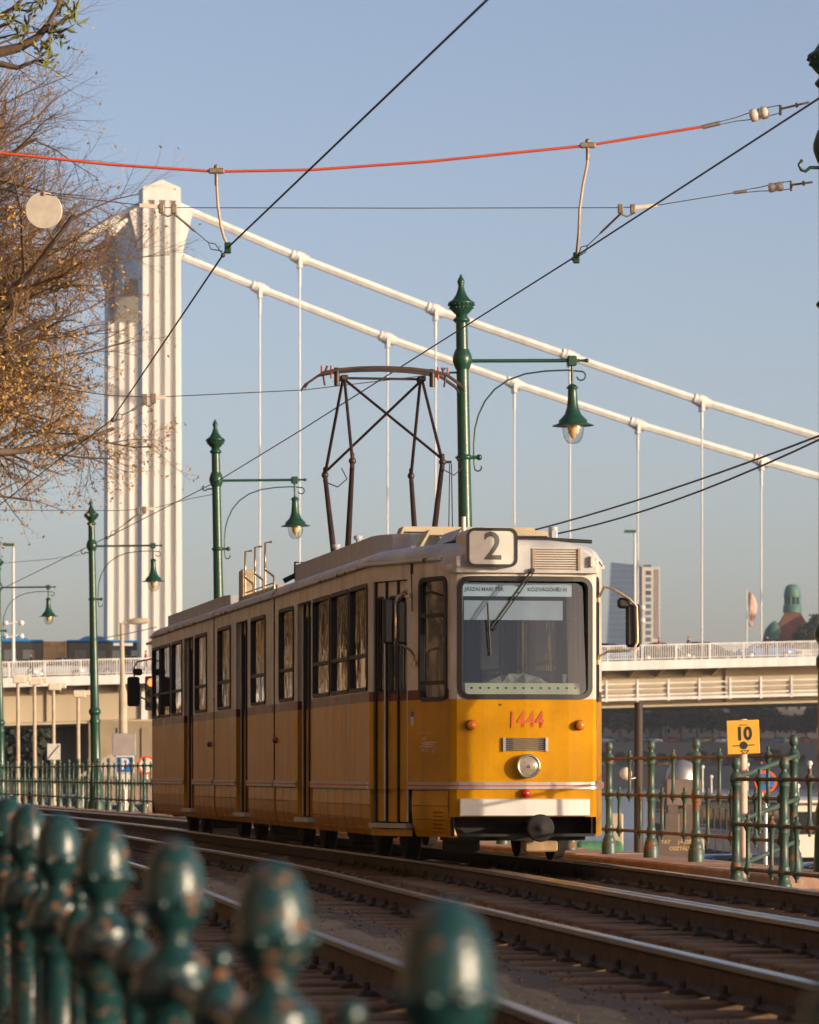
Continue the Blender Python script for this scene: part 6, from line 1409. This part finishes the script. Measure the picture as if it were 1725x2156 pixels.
def np_leaves(pts, size, seed=1, hang=.0, asp=.5):
    g = np.random.default_rng(seed); P = np.array(pts, float); n = len(P)
    a = g.normal(size=(n, 3)); a[:, 2] -= hang; a /= np.linalg.norm(a, axis=1, keepdims=True); b = g.normal(size=(n, 3)); b -= a * (a * b).sum(1, keepdims=True); b /= np.linalg.norm(b, axis=1, keepdims=True)
    s = (size * g.uniform(.5, 1.3, n))[:, None]
    c = np.cross(a, b) * s * .12
    V = np.stack([P, P + a * s * .5 + b * s * asp * .5 + c, P + a * s, P + a * s * .5 - b * s * asp * .5 + c], 1).reshape(-1, 3)
    return V, np.arange(n * 4).reshape(-1, 4)
def grow_tree(seed, trunk_h, trunk_r, spec, up=.25, droop=.0, bend=.16, first=.45):
    """spec: per level (children, length, spread degrees)"""
    g = random.Random(seed); segs, tips = [], []
    def rv(): return Vector((g.gauss(0, 1), g.gauss(0, 1), g.gauss(0, 1))).normalized()
    def branch(p, d, L, r, lev):
        n = 5 if lev <= 1 else 3 if lev <= 3 else 2; pts = [p]; r1 = r * (.55 if lev < 2 else .45); dd = d.copy(); cur = p
        for i in range(n):
            dd = (dd + rv() * bend * (1.3 if lev > 1 else .7) + Vector((0, 0, (up if lev < 3 else up * .4 - droop) * .35))).normalized(); nx_ = cur + dd * L / n
            segs.append((tuple(cur), tuple(nx_), r + (r1 - r) * i / n, r + (r1 - r) * (i + 1) / n)); cur = nx_; pts.append(cur)
        if lev >= len(spec): tips.append((tuple(cur), lev)); tips.append((tuple(pts[-2]), lev)); return
        ch, l2, sp = spec[lev]
        for k in range(ch):
            t = first + (1 - first) * (k + g.random()) / ch if lev == 0 else .22 + .78 * (k + g.random()) / ch
            t = min(t, .999); i = int(t * n); q = pts[i].lerp(pts[i+1], t * n - i)
            perp = rv(); perp = (perp - dd * perp.dot(dd)).normalized(); a = R(sp * g.uniform(.6, 1.25))
            nd = (d if lev == 0 else dd) * math.cos(a) + perp * math.sin(a)
            branch(q, nd.normalized(), l2 * g.uniform(.65, 1.2) * (1 - .25 * t), max(.0022, (r + (r1 - r) * t) * (.62 if lev < 2 else .55)), lev + 1)
    branch(Vector((0, 0, 0)), Vector((0, 0, 1)), trunk_h, trunk_r, 0)
    return segs, tips
M['bark'] = pm('bark', (.105, .070, .045), .9, var=.4, scale=3, bump=.6, bscale=12); M['twig'] = pm('twig', (.16, .092, .045), .85, var=.4, scale=.7)
M['bud'] = pm('golden_buds', (.38, .215, .055), .7, var=.45, scale=.6); M['budgreen'] = pm('fresh_leaf', (.19, .20, .035), .6, var=.4, scale=4); M['shade_leaf'] = pm('foliage_shade_tone', (.030, .036, .020), .9, var=.5, scale=.8)  # the last foliage colour is darkened to carry the shade beneath the bridge
def tree_obj(name, loc, rz, label, group, meshes, cat='tree', scale=1):
    o = tag(empty(name, loc, rz), label, cat, group); o.scale = (scale,) * 3
    tr = link('trunk', meshes[0], o); cr = link('crown', meshes[1], o); cr['kind'] = 'stuff'
    lv = link('leaves', meshes[2], cr); lv['kind'] = 'stuff'; return o
def tree_meshes(segs, tips, leafmat, lsize, ldens, seed, twig='twig', hang=.4, thick=.045, asp=.5):
    big = [s for s in segs if s[2] >= thick]; small = [s for s in segs if s[2] < thick]
    V, Fc = np_tubes(big, 8); a = np_mesh('trunk', V, Fc, M['bark'], True)
    V, Fc = np_tubes(small, 3); b = np_mesh('crown', V, Fc, M[twig])
    g = random.Random(seed); P = []
    for t, lev in tips:
        if g.random() > (1 if t[2] < 8.2 else .5 if t[2] < 9.8 else .14): continue     # the lower boughs have come into bud first
        for _ in range(ldens if t[2] < 8.2 else 1): P.append((t[0] + g.gauss(0, .02), t[1] + g.gauss(0, .02), t[2] + g.gauss(0, .02)))
    V, Fc = np_leaves(P, lsize, seed, hang, asp); c = np_mesh('leaves', V, Fc, M[leafmat]); return a, b, c
# the big budding plane tree on the left
segs, tips = grow_tree(10, 8.5, .42, [(12, 6.6, 58), (9, 3.6, 50), (7, 2.0, 48), (7, 1.1, 46), (7, .52, 44)], up=.30, droop=.10)
plane = tree_meshes(segs, tips, 'bud', .070, 2, 5)
tree_obj('plane_tree', (-12.55, 90, ZG), 4.5, 'large plane tree with fine twigs and golden buds left of the bridge tower', None, plane, scale=1.25)
for i, (X, Y, rz, s) in enumerate(((-20.5, 106, 1.9, .95), (-25, 124, 4.1, 1.0), (-31, 146, .7, 1.02), (-38, 172, 2.8, 1.0), (-17.5, 70, 3.2, .9), (-9.5, 46, 5.1, .9), (-6.5, 8, .4, .92), (-3.5, -22, 1.3, .95))):
    tree_obj('plane_tree', (X, Y, ZG), rz, ['plane tree behind the big budding one along the street', 'third plane tree of the street row', 'plane tree of the street row before the bridge', 'plane tree of the street row next to the bridge ramp', 'plane tree of the street row opposite the tram', 'plane tree of the street row beside the tram front', 'plane tree of the street row behind the chipped fence', 'plane tree of the street row farthest from the bridge'][i], 'plane trees along the street', plane, scale=s)
# the nearer tree whose leafing twigs hang into the corner of the sky
g = random.Random(21); segs = []; tips = []
def limb(pts, r0, r1):
    P = [Vector(p) for p in pts]
    for i in range(len(P) - 1): segs.append((tuple(P[i]), tuple(P[i+1]), r0 + (r1 - r0) * i / (len(P)-1), r0 + (r1 - r0) * (i+1) / (len(P)-1)))
ZT = 27; base = Vector((-6.3, 27.5, ZG)); cp = lambda x, y, dz=0: at(x, y, ZT + dz) - base
limb([(0, 0, 0), (.05, 0, 1.5), (-.05, .1, 3.2), (.05, 0, 4.2)], .17, .12)
for pts in ([(.05, 0, 4.2), (-.6, .4, 5.2), (-1.3, .7, 6.6), (-1.6, .8, 8)], [(.0, 0, 3.8), (.2, -.9, 5), (.1, -1.7, 6.4), (-.2, -2.2, 8)], [(.05, 0, 4.2), (.3, .7, 5.6), (.3, 1.2, 7.2), (.1, 1.6, 8.6)]): limb(pts, .09, .03)
leafy = []
def twig(pts, r0=.016, r1=.006, dens=5, leaf=True):
    limb(pts, r0, r1); P = [Vector(p) for p in pts]; n = 0
    if leaf:
        for k in range(dens): leafy.append(P[-1] + Vector((g.gauss(0, .018), g.gauss(0, .02), g.gauss(0, .02))))
        for q in P[1:-1]:
            for k in range(2): leafy.append(q + Vector((g.gauss(0, .03), g.gauss(0, .03), g.gauss(0, .03))))
A0 = Vector((.05, 0, 4.2))
limb([A0, (.9, -.1, 5.0), tuple(cp(-420, 210)), tuple(cp(-160, 135)), tuple(cp(0, 110)), tuple(cp(42, 100)), tuple(cp(80, 78)), tuple(cp(103, 50)), tuple(cp(122, 14)), tuple(cp(130, -20))], .06, .010)
limb([A0, (.9, .1, 4.9), tuple(cp(-300, 230)), tuple(cp(-80, 150)), tuple(cp(0, 134)), tuple(cp(38, 143)), tuple(cp(74, 128))], .05, .010)
limb([(.9, -.1, 5.0), tuple(cp(-350, 60)), tuple(cp(-120, 90)), tuple(cp(0, 35)), tuple(cp(28, 18)), tuple(cp(50, -6))], .04, .010)
limb([tuple(cp(-120, 90)), tuple(cp(0, 56)), tuple(cp(30, 42))], .02, .008)
sub = [[(103, 52), (128, 44), (146, 30), (154, 22)], [(100, 64), (128, 68), (142, 60), (156, 52)], [(42, 98), (55, 66), (60, 45), (61, 30)], [(120, 20), (136, 10), (146, 4)], [(74, 128), (92, 112), (106, 102)], [(74, 128), (96, 126), (112, 118)], [(90, 70), (118, 56), (140, 40)], [(28, 18), (60, 6), (86, 4)], [(28, 20), (54, 22), (84, 16)], [(30, 42), (48, 50), (50, 64)], [(0, 35), (-16, 10), (0, -6)], [(0, 80), (22, 74), (38, 70)], [(60, 90), (78, 100), (84, 112)], [(70, 130), (88, 138), (100, 142)], [(112, 36), (126, 26), (134, 2)], [(0, 56), (20, 50), (34, 34)], [(90, 100), (108, 84), (112, 74)], [(112, 62), (132, 74), (138, 82)]]
for s_ in sub: twig([tuple(cp(x, y, g.uniform(-.15, .15))) for x, y in s_], .009, .004, 4)
for k in range(150):   # the rest of the crown, out of frame
    st = g.choice([(-1.3, .7, 6.6), (.1, -1.7, 6.4), (.3, 1.2, 7.2), (-.6, .4, 5.2), (.2, -.9, 5.2), (.3, .7, 5.8)]); d_ = Vector((g.gauss(-.4, 1), g.gauss(0, 1), g.gauss(.5, .7))).normalized(); p0 = Vector(st); p1 = p0 + d_ * g.uniform(.5, 1.6); twig([tuple(p0), tuple(p0.lerp(p1, .5) + Vector((0, 0, .05))), tuple(p1)], .014, .005, 6)
V, Fc = np_tubes([s for s in segs if s[2] > .05], 8); m0 = np_mesh('trunk', V, Fc, M['bark'], True)
V, Fc = np_tubes([s for s in segs if s[2] <= .05], 5); m1 = np_mesh('crown', V, Fc, M['bark'], True)
P = []
for q in leafy:
    for _ in range(2): P.append(tuple(q))
V, Fc = np_leaves(P, .085, 8, -.6, .26); m2 = np_mesh('leaves', V, Fc, M['budgreen'])
o = tag(empty('chestnut_tree', base), 'small tree with dark twigs and fresh green leaf tufts in the sky corner', 'tree')
link('trunk', m0, o); c_ = link('crown', m1, o); c_['kind'] = 'stuff'; l_ = link('leaves', m2, c_); l_['kind'] = 'stuff'
# dark trees across the river and beneath the bridge: dense leafy crowns; shade below the deck is put into the leaf colour
def bushy(seed, H, Rr, n, ls):
    g = random.Random(seed); segs = [((0, 0, 0), (0, 0, H * .35), .22, .16)]; P = []; cl = []
    for _ in range(16):
        a, e = g.uniform(0, 6.28), g.uniform(-.3, 1); rr = Rr * g.uniform(.35, .75); c = Vector((rr * math.cos(a), rr * math.sin(a), H * .58 + e * H * .28)); cl.append(c); segs.append(((0, 0, H * .33), tuple(c), .10, .03))
    for _ in range(n):
        c = g.choice(cl); v = Vector((g.gauss(0, 1), g.gauss(0, 1), g.gauss(0, 1))).normalized() * Rr * .42 * g.random() ** .4; P.append(tuple(c + v))
    V, Fc = np_tubes(segs, 6); a = np_mesh('trunk', V, Fc, M['bark'], True); V, Fc = np_leaves(P, ls, seed, .2, .8); return a, np_mesh('crown', V, Fc, M['shade_leaf'])
bm_ = [bushy(s, 9, 4.0, 2600, .9) for s in (3, 4, 5)]
gt_ = random.Random(9)
def dark_tree(X, Y, z, s, lab, group):
    k = gt_.choice(bm_); o = tag(empty('dark_tree', (X, Y, z), gt_.uniform(0, 6)), lab, 'tree', group); o.scale = (s, s, s * gt_.uniform(.85, 1.15)); link('trunk', k[0], o); c = link('crown', k[1], o); c['kind'] = 'stuff'
for i in range(15):
    x = 1270 + i * 33; Y = 1330 + gt_.uniform(-4, 6); dark_tree((x - CXP) / FPX * Y, Y, 11, gt_.uniform(.95, 1.45), 'dark tree along the upper road of the far bank across the river', 'dark trees on the far bank')
for i in range(16):
    x = 1275 + i * 30 + gt_.uniform(-10, 10); Y = 1286 + gt_.uniform(0, 8); dark_tree((x - CXP) / FPX * Y, Y, 3.0, gt_.uniform(.35, .6), 'low bush in front of the embankment wall of the far bank', 'bushes on the far bank')
for i in range(9):
    x = -20 + i * 36; Y = 430 + gt_.uniform(-15, 15); dark_tree((x - CXP) / FPX * Y, Y, QZ, gt_.uniform(.8, 1.05), 'tree seen below the bridge girder left of the tram, shade put into its leaf colour', 'dark trees below the bridge')
for i in range(7):
    x = 1690 + i * 11; Y = 1375 + i * 3; dark_tree((x - CXP) / FPX * Y, Y, at(x, 1352, Y).z - 3 + min(i, 3) * 1.5, .8, 'dark tree on the wooded knoll beside the domed hotel', 'trees on the knoll')
kr_ = []
for i in range(13):
    row = []
    for j in range(13):
        x, y = 116 + i * 12, 1362 + j * 8; d2 = ((x - 190) / 62) ** 2 + ((y - 1400) / 40) ** 2; row.append((x, y, 8 + 58 * math.exp(-d2 * .8) - (20 if i in (0, 12) or j in (0, 12) else 0)))
    kr_.append(row)
sheet('knoll', kr_, M['hill'])
# low warehouse under the bridge; its shade is put into the dark wall colour
house(-36, 455, QZ, 60, 12, 6.2, 'long low warehouse beyond the bridge, shade put into its wall colour', None, 4.5, 5, R(3), 1.5, (pm('shed_shade_tone', (.045, .045, .05), .9), M['fb_roof']), 'warehouse', 'building', (1.6, 1.4))
# ------------------------------------------------------------ evening haze: one even volume round the whole place
mb = MB(); mb.box(-1600, 3100, -300, 9100, WZ - 3, 190); hz_ = mb.mesh('haze', [])
hm = bpy.data.materials.new('haze'); hm.use_nodes = True; hn = hm.node_tree; hn.nodes.remove(hn.nodes['Principled BSDF'])
pv = hn.nodes.new('ShaderNodeVolumePrincipled'); pv.inputs['Color'].default_value = (.80, .84, .90, 1); pv.inputs['Density'].default_value = .00009; pv.inputs['Anisotropy'].default_value = .2
hn.links.new(pv.outputs[0], hn.nodes['Material Output'].inputs['Volume']); hz_.materials.append(hm)
tag(link('haze', hz_), kind='stuff')
